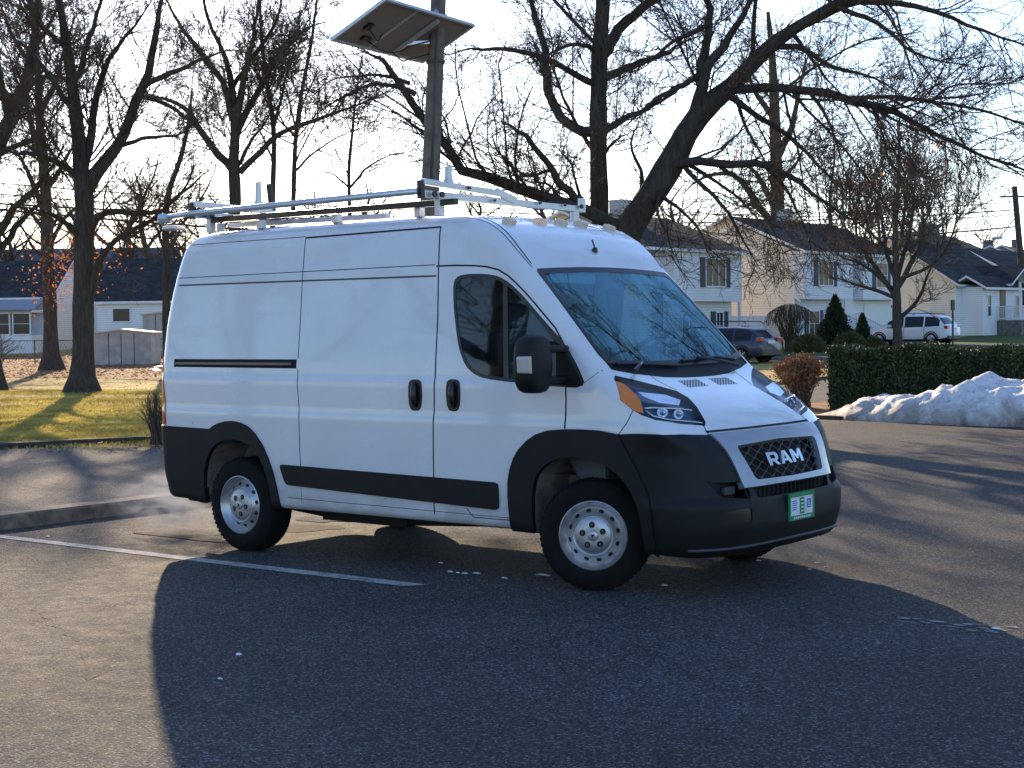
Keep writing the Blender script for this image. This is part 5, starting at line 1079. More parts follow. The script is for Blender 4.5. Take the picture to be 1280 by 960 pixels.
def gable_roof(H, x0, x1, y0, y1, ze, zp, over=.35, axis=1, m=None, th=.14, name='roof'):
    """ridge along y (axis 1) or x (axis 0), with overhang and white fascia"""
    if axis == 1: xm = (x0+x1)/2; A = [(x0-over, ze-.0), (xm, zp), (x1+over, ze)]; s = (zp-ze)/((x1-x0)/2); A[0] = (x0-over, ze-over*s); A[2] = (x1+over, ze-over*s); lo, hi = y0-over, y1+over
    else: xm = (y0+y1)/2; s = (zp-ze)/((y1-y0)/2); A = [(y0-over, ze-over*s), (xm, zp), (y1+over, ze-over*s)]; lo, hi = x0-over, x1+over
    V = []; uv = []
    for d in (lo, hi):
        for a, z in A: V.append((a, d, z+th) if axis == 1 else (d, a, z+th))
    for d in (lo, hi):
        for a, z in A: V.append((a, d, z) if axis == 1 else (d, a, z))
    Fc = [(0,1,4,3),(1,2,5,4)]; o = MB().add(V, Fc+[(6,9,10,7),(7,10,11,8),(0,3,9,6),(2,8,11,5),(0,6,7,1),(1,7,8,2),(3,4,10,9),(4,5,11,10)])
    o.M = [0, 0]+[1]*8; r = o.build(name, [m or M['roof'], M['white']], H)
    ul = r.data.uv_layers.new(name='UVMap')
    for p in r.data.polygons:
        for li in p.loop_indices:
            v = r.data.vertices[r.data.loops[li].vertex_index].co; ul.data[li].uv = ((v.y, v.x+v.z) if axis == 1 else (v.x, v.y+v.z))
    return r
def house_body(H, x0, x1, y0, y1, z0, ze, zp, m, axis=1, name='wall', m2=None):
    """gabled box; wall faces along x can have another siding"""
    if axis == 1:
        pg = [(x0,z0),(x1,z0),(x1,ze),((x0+x1)/2,zp),(x0,ze)]; b = MB(); b.prism(pg, y0, y1, (0,2,1)); b.M = [0,0,1,1,1,1,1] if m2 else b.M
    else: pg = [(y0,z0),(y1,z0),(y1,ze),((y0+y1)/2,zp),(y0,ze)]; b = MB(); b.prism(pg, x0, x1, (1,2,0))
    return b.build(name, [m]+([m2] if m2 else []), H)
def porch_posts(H, pts, z0, z1, r=.06):
    for x, y in pts: b = MB(); b.box(x-r, x+r, y-r, y+r, z0, z1); b.build('porch_post', M['white'], H)
def railing(H, a, b_, h=.9, n=None):
    a = Vector(a); b_ = Vector(b_); n = n or int((b_-a).length/.13); q = MB(); q.obox(a+Vector((0,0,h)), b_+Vector((0,0,h)), .06, .06); q.obox(a+Vector((0,0,.12)), b_+Vector((0,0,.12)), .04, .05)
    for k in range(n+1): p = a.lerp(b_, k/n); q.box(p.x-.018, p.x+.018, p.y-.018, p.y+.018, p.z, p.z+h)
    q.build('railing', M['white'], H)
# house 2: cream gable end, white upper storey that overhangs, split entry
zb = float(terr(-35, 66))
H = empty('suburban_house', (-35, 65.6, zb), 0, 'two storey house with a broad cream gable end and dark grey roof', 'house')
house_body(H, -8.4, 0, 0, 11.8, -.3, 5.15, 7.05, M['cream'], m2=M['wsid']); gable_roof(H, -8.4, .55, 0, 11.8, 5.12, 7.05)
b = MB(); b.box(.003, .62, .03, 5.6, 2.55, 5.1); b.box(.003, .62, 6.9, 11.77, 2.55, 5.1); b.build('upper_bay', M['wsid'], H)
b = MB(); b.box(.64, .76, -.3, 12.1, 4.98, 5.1); b.tube([(.58,-.1,5.0),(.10,-.1,4.7),(.08,-.1,2.75),(.45,-.1,2.4)], .05, 8); b.tube([(.08,-.1,2.6),(.08,-.1,.1)], .05, 8); b.build('gutter', M['white'], H)
window(H, .62, 2.4, 3.95, 1.6, 1.25, panes=(3,1), shut=True); window(H, .62, 9.2, 3.95, 1.3, 1.35, shut=True); window(H, .003, 2.2, 1.25, 1.1, 1.3, shut=True); window(H, .003, 6.25, 4.2, .5, 1.1, panes=(1,2))
window(H, .003, 4.6, 1.25, .9, 1.3, shut=True)
b = MB(); b.box(.0, .05, 5.8, 6.75, .9, 3.0); b.build('front_door', M['white'], H); b = MB()
for k in range(5): b.box(.05+0*k, 2.0-.32*k, 5.5, 7.1, -.2+.22*k, .02+.22*k)
b.build('entry_steps', M['concrete'], H); railing(H, (.1,7.1,.9), (2.0,7.1,.0)); railing(H, (.1,5.5,.9), (2.0,5.5,.0))
b = MB(); b.box(.01, .05, 8.2, 11.0, .1, 2.3); b.build('garage_door', M['white'], H)
b = MB(); b.box(-5.2, -4.5, 7.5, 8.2, 6.6, 8.0); b.build('chimney', M['grsid'], H)
# low white wall and planting in front of the gable end
# house 1
zb = float(terr(-35, 56)); yb = 59.2
H = empty('suburban_house', (-35, yb, zb), 0, 'house with white upper storey over a recessed entry, nearest the van windshield', 'house')
house_body(H, -8.4, 0, -8.6, 0, -.3, 5.0, 6.75, M['cream'], m2=M['wsid']); gable_roof(H, -8.4, .55, -8.6, 0, 4.97, 6.75)
b = MB(); b.box(.003, .62, -6.2, -.03, 2.5, 4.95); b.build('upper_bay', M['wsid'], H); 
window(H, .62, -2.55, 3.9, 1.75, 1.3, panes=(3,1), shut=True); window(H, .003, -3.6, 1.3, .8, 1.1, shut=True); window(H, .003, -1.2, 1.3, .6, 1.3, shut=True)
b = MB(); b.box(.0, .05, -7.2, -6.3, .9, 3.0); b.build('front_door', M['door'], H); b = MB(); b.box(.55, .70, -.35, -.25, .0, 2.5); b.build('porch_post', M['white'], H)
b = MB(); b.box(.64, .76, -8.8, .3, 4.85, 4.97); b.build('gutter', M['white'], H)
b = MB(); b.box(-4.9, -4.1, -3.6, -2.8, 6.3, 7.7); b.build('chimney', M['grsid'], H)
# house 3: low cream house with porch and stone steps
zb = float(terr(-34.8, 87))
H = empty('bungalow', (-34.8, 86.3, zb), 0, 'low cream bungalow with a white railed porch on a stone base', 'house')
house_body(H, -9.0, 0, 0, 10.5, -.3, 3.35, 6.3, M['cream'], m2=M['wsid']); gable_roof(H, -9.0, .0, 0, 10.5, 3.35, 6.3)
b = MB(); b.box(.003, 1.4, .9, 7.6, .0, 3.1); b.build('porch_room', M['wsid'], H); gable_roof(H, -2.0, 1.5, 5.0, 9.6, 3.35, 4.5, axis=0, name='porch_roof', m=M['roof2']); gable_roof(H, -.5, 1.5, .8, 7.8, 3.12, 3.7, axis=1, name='porch_roof', m=M['roof2'])
window(H, 1.4, 1.9, 1.9, .5, 1.3, panes=(1,2)); window(H, 1.4, 6.6, 1.9, .5, 1.3, panes=(1,2))
b = MB(); b.box(1.40, 1.45, 3.7, 4.6, .95, 3.0); b.build('front_door', M['door'], H); b = MB(); b.box(1.4, 3.0, 3.2, 9.2, -.2, .95); b.build('stone_base', M['stonew'], H)
porch_posts(H, [(2.9,3.3),(2.9,6.4),(2.9,9.1)], .95, 3.4); railing(H, (2.9,3.3,.95), (2.9,9.1,.95)); railing(H, (1.5,3.3,.95), (2.9,3.3,.95)); b = MB()
for k in range(5): b.box(3.0, 3.3+.3*(4-k), 9.2, 10.4, -.2+.23*k-.001, .03+.23*k)
b.build('entry_steps', M['concrete'], H); railing(H, (3.0,9.25,.95), (4.6,9.25,.0)); window(H, 0, -4.5, 1.6, .9, .9, axis=1, out=-1); window(H, 0, -2.2, .2, .7, .35, axis=1, out=-1, panes=(1,1))
b = MB(); b.box(-5.0, -4.1, 5.5, 6.4, 5.8, 7.6); b.build('chimney', M['stonew'], H)
# house 4 peach gable far right, and roofs beyond
zb = float(terr(-36, 104))
H = empty('bungalow', (-36, 101.5, zb), 0, 'peach bungalow at the right frame edge behind the white railing', 'house')
house_body(H, -9.0, 0, 0, 10.5, -.3, 3.5, 5.9, M['peach'], m2=M['peach']); gable_roof(H, -9.0, 0, 0, 10.5, 3.5, 5.9, m=M['roof2']); house_body(H, 0, 2.4, .6, 7.0, -.3, 3.0, 4.9, M['peach'], axis=0, name='front_wing'); gable_roof(H, -1, 2.4, .6, 7.0, 3.0, 4.9, axis=0, name='wing_roof', m=M['roof2']); window(H, 2.4, 3.8, 1.7, 1.4, 1.2)
for i, (u, D, rz, w_, d_, zr, lb) in enumerate(((1236, 132, .4, 9, 12, 6.3, 'distant tan roofed house at right seen above the dark porch roof'), (1160, 126, .1, 10, 12, 7.4, 'distant grey roofed house behind the bungalow and the spindly branches'), (1268, 140, .2, 9, 12, 6.6, 'distant house at the far right behind the utility pole'))):
    p = below(u, D); H = empty('distant_house', p, rz, lb, 'house'); house_body(H, -w_/2, w_/2, -d_/2, d_/2, -.3, zr-2.2, zr, M['grsid']); gable_roof(H, -w_/2, w_/2, -d_/2, d_/2, zr-2.2, zr, m=M['roof2']); window(H, w_/2, 0, 2, 1.2, 1.1); b = MB(); b.box(-.4, .4, 1, 1.8, zr-.5, zr+.9); b.build('chimney', M['stonew'], H)
# left houses: facades face the camera
def lhouse(u0, u1, D, label, wall, zr, ze, m, side=True):
    a = below(u0, D); c = below(u1, D); L_ = (c-a).length; rz = math.atan2((c-a).y, (c-a).x); H = empty('ranch_house', a, rz, label, 'house')
    house_body(H, 0, L_, 0, 9, -.3, ze, zr, wall, axis=0); gable_roof(H, 0, L_, 0, 9, ze, zr, axis=0, m=m, over=.3); return H, L_
H, L_ = lhouse(121, 330, 95, 'white walled ranch house with a broad dark roof behind the shed', M['wsid'], 5.6, 3.0, M['roof'])
window(H, 0, 1.5, 2.15, 1.0, .75, axis=1, out=-1, panes=(1,1)); window(H, 0, 7.5, 1.9, 1.2, 1.0, axis=1, out=-1); b = MB(); b.box(5.6, 6.5, -.05, 0, .1, 2.1); b.build('back_door', M['white'], H)
H, L_ = lhouse(-130, 62, 96, 'house with a windowed sunporch and blue grey roof at the left edge', M['wsid'], 5.6, 3.3, M['roof'])
b = MB(); b.box(.5, L_-.3, -2.6, -.003, -.2, 1.0); b.box(.5, L_-.3, -2.6, -.003, 2.35, 2.5); b.build('sunporch', M['white'], H)
b = MB(); b.obox((.4, -2.9, 2.5), (L_-.2, -2.9, 2.5), .1, .1); b.add([(.3,-2.95,2.5),(L_-.2,-2.95,2.5),(L_-.2,.0,3.25),(.3,.0,3.25),(.3,-2.95,2.42),(L_-.2,-2.95,2.42),(L_-.2,.0,3.17),(.3,.0,3.17)], [(0,1,2,3),(7,6,5,4),(0,4,5,1),(1,5,6,2),(3,2,6,7),(0,3,7,4)]); b.build('sunporch_roof', simple('pale_grey_roof', (.24,.25,.27), .7), H)
k = 0; x = .6
while x < L_-1.2: window(H, -2.6, x+.55, 1.68, .95, 1.2, axis=1, out=-1, panes=(1,2)); x += 1.22
# third roof beyond, pale blue
p = below(95, 125); H = empty('distant_house', p, YAW-R(90), 'pale blue distant house roof between the two left houses', 'house'); house_body(H, -7, 7, 0, 9, -.3, 4.6, 7.4, M['wsid'], axis=0); gable_roof(H, -7, 7, 0, 9, 4.6, 7.4, axis=0, m=simple('far_blue_roof', (.12,.15,.18), .8))
# sheds
def shed(u0, u1, D, h, rise, label, m, d=2.0):
    a = below(u0, D); c = below(u1, D); L_ = (c-a).length; H = empty('garden_shed', a, math.atan2((c-a).y, (c-a).x), label, 'shed'); b = MB(); b.prism([(0,-.05),(L_,-.05),(L_,h),(L_/2,h+rise),(0,h)], 0, d, (0,2,1)); b.build('wall', m, H)
    b = MB(); b.add([(-.1,-.1,h-.02),(L_/2,-.1,h+rise),(L_+.1,-.1,h-.02),(L_+.1,d+.1,h-.02),(L_/2,d+.1,h+rise),(-.1,d+.1,h-.02),(-.1,-.1,h+.05),(L_/2,-.1,h+rise+.07),(L_+.1,-.1,h+.05),(L_+.1,d+.1,h+.05),(L_/2,d+.1,h+rise+.07),(-.1,d+.1,h+.05)], [(6,7,10,11),(7,8,9,10),(0,5,4,1),(1,4,3,2),(0,1,7,6),(1,2,8,7),(2,3,9,8),(5,11,10,4),(4,10,9,3),(0,6,11,5)]); b.build('lid', M['shedlid'], H)
    b = MB(); b.box(L_*.28, L_*.29, -.02, 0, 0, h); b.box(L_*.71, L_*.72, -.02, 0, 0, h); b.box(L_*.49, L_*.50, -.02, 0, 0, h); b.build('door_seam', M['gapbrown'], H)
M['shedlid'] = simple('shed_lid', (.55, .50, .42), .7); M['shedw'] = simple('weathered_panel', (.40, .38, .35), .8, var=.25, scale=2.5)
shed(114, 188, 72, 1.42, .14, 'low weathered white storage shed standing on the leafy lawn', M['shedw'])
shed(178, 236, 88, 2.2, .12, 'taller grey shed between the ranch house and the van', M['shedw'])
# chain link fence
def wirefence(pts, h, label, z=None, name='chain_link_fence'):
    P = [Vector(p) for p in pts]; H = empty(name, P[0], 0, label, 'fence'); O = P[0]; q = MB(); w_ = MB()
    for a, c in zip(P[:-1], P[1:]):
        n = max(1, round((c-a).length/2.4))
        for k in range(n+1):
            p = a.lerp(c, k/n)-O; pm = MB(); pm.tube([p-Vector((0,0,.1)), p+Vector((0,0,h+.05))], .03, 6); pm.build('post', M['gapbrown'], H)
        q.tube([a-O+Vector((0,0,h)), c-O+Vector((0,0,h))], .022, 6); Ln = (c-a).length; m_ = int(Ln/.16)
        for k in range(m_):
            x0 = a-O+(c-a)*(k/m_); 
            for s in (1, -1):
                x1 = x0+(c-a).normalized()*h*.55*s; t0 = (x1-(a-O)).length/Ln
                if 0 <= (x1-(a-O)).dot((c-a))/Ln**2 <= 1: w_.obox(x0+Vector((0,0,.03)), x1+Vector((0,0,h)), .006, .006)
    q.build('top_rail', M['gapbrown'], H); w_.build('wire_mesh', M['gapbrown'], H)
wirefence([below(-60, 76), below(95, 74), below(260, 74)], 1.1, 'chain link fence crossing in front of the left houses')
# leaning dead vines / brush pile at the left
def shrub(base, rx, rz_, n, h0, label, twm, leafm=None, nl=0, ls=.03, cat='bush', name='shrub', dropped=.0, seed=1, r0=.012, flat=1.0, lshape=(1, 1, 1)):
    r_ = np.random.default_rng(seed); H = empty(name, base, 0, label, cat); N = n; d = unit(np.stack([r_.normal(size=N)*.75, r_.normal(size=N)*.75, np.abs(r_.normal(size=N))*flat+.35], -1)); L_ = r_.uniform(.75, 1.0, N)
    P = np.zeros((N, 6, 3)); P[:, 0] = np.stack([r_.normal(size=N)*rx*.12, r_.normal(size=N)*rx*.12, np.zeros(N)], -1)
    tgt = d*np.array([rx, rx, rz_])*L_[:, None]+np.array([0, 0, h0])
    for k in range(1, 6): t = k/5; P[:, k] = P[:, 0]*(1-t)+tgt*t+r_.normal(size=(N, 3))*rx*.03+np.array([0, 0, 1])*rz_*.18*math.sin(PI*t)
    Rr = np.repeat((r0*np.linspace(1, .3, 6))[None], N, 0); b3 = sprout(P, Rr, 9/rx*.6, .30, 4, 38, .2, .2, .012, .003, .25, rx*.5, .06, 14)
    arr_obj('stems', [tubes(P, Rr, 5), tubes(b3[0], b3[1], 3)], twm, H)
    if leafm is not None:
        ends = np.concatenate([b3[0][:, -1], b3[0][:, -2], P[:, -1]]); c = ends[r_.integers(0, len(ends), nl)]+r_.normal(size=(nl, 3))*ls*1.2; a = unit(r_.normal(size=(nl, 3))); b_ = unit(np.cross(a, r_.normal(size=(nl, 3)))); s = ls*r_.uniform(.6, 1.3, (nl, 1))
        V = np.stack([c-a*s, c-b_*s*.6, c+a*s, c+b_*s*.6], 1).reshape(-1, 3); arr_obj('leaves', [(V, np.arange(nl*4).reshape(-1, 4))], leafm, H)
    return H
M['rust'] = simple('rust_leaf', (.34, .17, .07), .8, var=.45, scale=3); M['ever'] = simple('evergreen_leaf', (.030, .055, .022), .7, var=.5, scale=3); M['ever2'] = simple('hedge_leaf', (.045, .065, .020), .7, var=.5, scale=2.5); M['yel'] = simple('olive_leaf', (.10, .11, .035), .75, var=.4, scale=3)
shrub(below(1000, 32), .62, .50, 150, .55, 'round rust coloured bush between the van hood and the hedge', M['twig2'], M['rust'], 5200, .026, seed=3)
shrub(gnd(196, 556), .32, .45, 40, .35, 'small leafless twiggy bush at the kerb behind the van tail light', M['twig'], seed=4)
shrub(below(-12, 60), 1.5, 1.1, 90, .7, 'tangled brush pile at the left frame edge', M['twig2'], seed=5, r0=.02)
# weeping cherry
H = shrub(below(988, 79), 1.35, .75, 60, 1.25, 'small weeping tree with a mushroom of drooping twigs by the cream gable', M['twig'], cat='tree', name='weeping_tree', seed=6, r0=.03)
N = 260; r_ = np.random.default_rng(8); az = r_.uniform(0, 6.28, N); rad = r_.uniform(.3, 1.35, N); P = np.zeros((N, 5, 3)); top = np.stack([np.cos(az)*rad*.75, np.sin(az)*rad*.75, 2.35-rad**2*.25], -1)
for k in range(5): t = k/4; P[:, k] = top+np.stack([np.cos(az)*rad*.35*t, np.sin(az)*rad*.35*t, -t*t*(.5+.4*r_.random(N))], -1)
arr_obj('drooping_twigs', [tubes(P, np.full((N, 5), .010), 3)], M['twig'], H); b = MB(); b.tube([(0,0,-.1),(.02,0,1.0),(0,0,2.3)], [.10,.08,.06], 8); b.build('trunk', M['bark2'], H, True)
# evergreens
def conifer(u, D, h, r0, label, seed, m=None, n=9000, e=1.2):
    p = below(u, D); H = empty('evergreen_shrub', p, 0, label, 'evergreen'); r_ = np.random.default_rng(seed); b = MB(); b.tube([(0,0,-.1),(0,0,h*.85)], [.09,.03], 8); b.build('trunk', M['bark'], H)
    z = r_.random(n)**1.25; az = r_.uniform(0, 6.28, n); prof = np.clip((1-z)**.75*(1+.25*np.sin(az*5+z*20))*np.minimum(1, .35+z*4), 0, 1)**e; rad = r0*prof*(.55+.45*r_.random(n)**.4)*(1+.18*r_.normal(size=n)*.6)
    c = np.stack([np.cos(az)*rad, np.sin(az)*rad, z*h], -1)+r_.normal(size=(n, 3))*.03; a = unit(np.stack([np.cos(az), np.sin(az), r_.uniform(.2, 1.4, n)], -1)+r_.normal(size=(n, 3))*.3); b_ = unit(np.cross(a, r_.normal(size=(n, 3)))); s = .085*r_.uniform(.6, 1.3, (n, 1))
    V = np.stack([c-a*s, c-b_*s*.35, c+a*s, c+b_*s*.35], 1).reshape(-1, 3); arr_obj('foliage', [(V, np.arange(n*4).reshape(-1, 4))], m or M['ever'], H); return H
conifer(1044, 80, 2.7, 1.0, 'large dark cone shaped evergreen before the white storey', 1, n=12000); conifer(1078, 79, 1.75, .52, 'smaller dark evergreen by the entry steps', 2, n=6000)
conifer(930, 80, 1.15, .85, 'rounded dark evergreen shrub above the blue car roof', 3, n=6000, e=.6); conifer(1010, 76, .8, .9, 'low olive shrub left of the big evergreen', 4, M['yel'], 5000, .5); conifer(1062, 77, .85, .9, 'low olive shrub between the two evergreens', 5, M['yel'], 5000, .5); conifer(1092, 77, .6, .6, 'small low shrub beside the driveway', 6, M['yel'], 3000, .5)
# white vinyl fence pieces between houses
b = MB(); a = Vector((-36.5, 59.4, float(terr(-36.5, 60)))); H = empty('vinyl_fence', a, 0, 'white board fence closing the gap between two houses', 'fence'); b.box(-.03, .03, .15, 6.0, .05, 1.75); b.build('panel', M['white'], H)
for y in (.15, 2.1, 4.05, 6.0): b = MB(); b.box(-.07, .07, y-.07, y+.07, 0, 1.9); b.build('post', M['white'], H)
b = MB(); a = Vector((-36.5, 77.6, float(terr(-36.5, 80)))); H = empty('vinyl_fence', a, 0, 'white board fence behind the white car', 'fence'); b.box(-.03, .03, .15, 8.4, .05, 1.75); b.build('panel', M['white'], H)
for y in (.15, 2.9, 5.65, 8.4): b = MB(); b.box(-.07, .07, y-.07, y+.07, 0, 1.9); b.build('post', M['white'], H)
# lamp post-like dark pole near white car + utility pole + wires
p = below(1191, 78); H = empty('street_sign', p, 0, 'thin dark sign post standing in front of the white car', 'sign post'); b = MB(); b.box(-.035, .035, -.035, .035, -.05, 2.4); b.build('post', M['shut'], H); b = MB(); b.box(-.04, .04, -.16, .16, 1.9, 2.4); b.build('plate', M['shut'], H)
p = below(1284, 110); H = empty('utility_pole', p, 0, 'tall wooden utility pole at the right edge carrying wires', 'utility pole'); top = at(1268, 233, 110)-p; b = MB(); b.tube([(0,0,-.1), top], [.26,.19], 10); b.build('pole_shaft', M['bark2'], H, True)
b = MB(); tz = Vector(top); b.obox(tz*.93+Vector((-.9,-.6,0)), tz*.93+Vector((.9,.6,0)), .1, .12); b.build('crossarm', M['bark2'], H)
b = MB(); b.tube([tz*.80+Vector((0,0,0)), at(1250,296,110)-p], .05, 6); b.tube([at(1253,297,110)-p, at(1240,298,110)-p], .10, 8); b.build('street_lamp_arm', M['alu'], H)
wl = [((-80,250),(1272,262),1.0,70,110,.018), ((-80,222),(1270,252),1.3,72,110,.012), ((-80,236),(1271,268),1.2,71,110,.012), ((-80,254),(1273,283),1.5,70,108,.022), ((-80,262),(1276,300),1.4,74,108,.012), ((700,250),(1268,238),2.5,75,110,.010), ((640,228),(1268,228),2.0,75,110,.010)]
for i, (a, c, sag, D0, D1, r_) in enumerate(wl):
    A = at(a[0], a[1], D0); B_ = at(c[0], c[1], D1); pts = [A.lerp(B_, k/30)-Vector((0, 0, sag*4*(k/30)*(1-k/30))) for k in range(31)]
    b = MB(); b.tube([p-A for p in pts], r_*2.4, 5); o = b.build('overhead_wire', M['shut'], None, True); o.location = A; tag(o, 'thin overhead cable strung across the sky behind the trees', 'cable', 'overhead cables')

# ================================================================ HEDGE AND SNOW
hc = [Vector((-8.6, 19.4, 0)), Vector((-3.0, 19.0, 0)), Vector((6, 18.6, 0)), Vector((14, 18.4, 0))]
H = empty('hedge', (-8.6, 19.4, 0), 0, 'clipped dark evergreen hedge behind the snow bank', 'hedge')
r_ = np.random.default_rng(12); n = 120000; t = r_.random(n)**1.3; Lh = 22.6; xs_ = t*Lh; face = r_.random(n); hw = .55; hh = 1.22
yy = np.where(face < .45, -hw, np.where(face < .80, r_.uniform(-hw, hw, n), hw)); zz = np.where((face >= .45) & (face < .80), hh, r_.uniform(0, hh, n)); e_ = r_.random(n) < .06; xs_ = np.where(e_, 0, xs_); yy = np.where(e_, r_.uniform(-hw, hw, n), yy); zz = np.where(e_, r_.uniform(0, hh, n), zz)
lump = .09*np.sin(xs_*3.1+zz*2)+.04*np.sin(xs_*7.3+1)*np.cos(zz*5)+.03*np.sin(xs_*1.1); c = np.stack([xs_, yy*(1+lump)-.045*xs_, zz*(1+lump*.4)], -1)
inw = r_.random((n, 1))**2*.16; c = c-unit(c-np.stack([np.clip(xs_, .5, Lh), -.045*xs_, np.full(n, .6)], -1))*inw+r_.normal(size=(n, 3))*.018
a = unit(r_.normal(size=(n, 3))+unit(np.stack([xs_*0, yy, zz-.6], -1))*.8); b_ = unit(np.cross(a, r_.normal(size=(n, 3)))); s = .030*r_.uniform(.6, 1.4, (n, 1)); V = np.stack([c-a*s, c-b_*s*.6, c+a*s, c+b_*s*.6], 1).reshape(-1, 3)
arr_obj('foliage', [(V, np.arange(n*4).reshape(-1, 4))], M['ever2'], H)
b = MB(); cs = [(-hw*.60, .0), (-hw*.60, 1.07), (hw*.60, 1.07), (hw*.60, .0)]; V = [(x, y-.045*x, z) for x in (.18, Lh-.1) for y, z in cs]; b.add(V, [(0,1,5,4),(1,2,6,5),(2,3,7,6),(0,3,2,1),(4,5,6,7)]); b.build('inner_branches', M['bark'], H)
# snow bank: lumpy heap along the lot edge
def noise2(x, y, seed=0, oct=5, f0=.8):
    r_ = np.random.default_rng(seed); z = 0; a = 1
    for o_i in range(oct):
        for _ in range(3): th = r_.uniform(0, 6.28); f = f0*2**o_i*r_.uniform(.8, 1.3); z = z+a/3*np.sin((x*math.cos(th)+y*math.sin(th))*f*2.2+r_.uniform(0, 6.28)+1.5*np.sin(y*f+x*.7*f))
        a *= .55
    return z
def snowbank(name, x0, x1, yc, hw_, prof, label, seed=3):
    nx, ny = int((x1-x0)/.05), int(2*hw_/.05); X, T = np.meshgrid(np.linspace(x0, x1, nx), np.linspace(-1, 1, ny), indexing='ij'); e = np.interp(X[:, 0], [p[0] for p in prof], [p[1] for p in prof])[:, None]
    wv = hw_*np.clip(e*1.15+.12, .1, 1.15)*(1+.10*noise2(X, X*0, seed+1, 3)); Y = yc+T*wv-.0*X; Hh = e*(1-np.abs(T)**2.6)**.8*(.82+.16*noise2(X, Y, seed, 3, .7))+.07*noise2(X, Y, seed+2, 6, 2.4)*np.clip(e*2, 0, 1)*(1-T**4); Hh = np.where(np.abs(T) > .999, -.03, Hh)+.0
    ridge = .10*np.abs(noise2(X*1.5, Y*1.5, seed+5, 4, 1.6))*(1-T**2)*np.clip(e*1.6, 0, 1); Z = np.maximum(Hh-ridge, -.03); V = np.stack([X, Y, Z], -1).reshape(-1, 3); i = np.arange(nx-1)[:, None]*ny+np.arange(ny-1)[None]; Fq = np.stack([i, i+ny, i+ny+1, i+1], -1).reshape(-1, 4)
    o = arr_obj(name, [(V, Fq)], M['snow'], None); return tag(o, label, 'snow bank')
snowbank('snow_bank', -8.0, 14.0, 17.0, 1.2, [(-8.0,.0),(-7.7,.08),(-7.3,.22),(-6.95,.42),(-6.5,.55),(-6.0,.66),(-5.3,.80),(-4.6,.92),(-4,.90),(-3,.85),(0,.95),(4,1.0),(9,.9),(13,.4),(14,.03)], 'long dirty heap of ploughed snow in front of the hedge')
for i, (u, v, r0) in enumerate(((204,459,.30),(192,463,.22),(150,437,.25),(140,441,.18))):
    g = gnd(u, v); o = patch('snow_patch', g.x, g.y, r0*1.6, r0, g.z, M['ice'], 70+i, th=.07); tag(o, 'small leftover snow patch on the leafy lawn left of the van', 'snow patch', 'leftover snow patches')

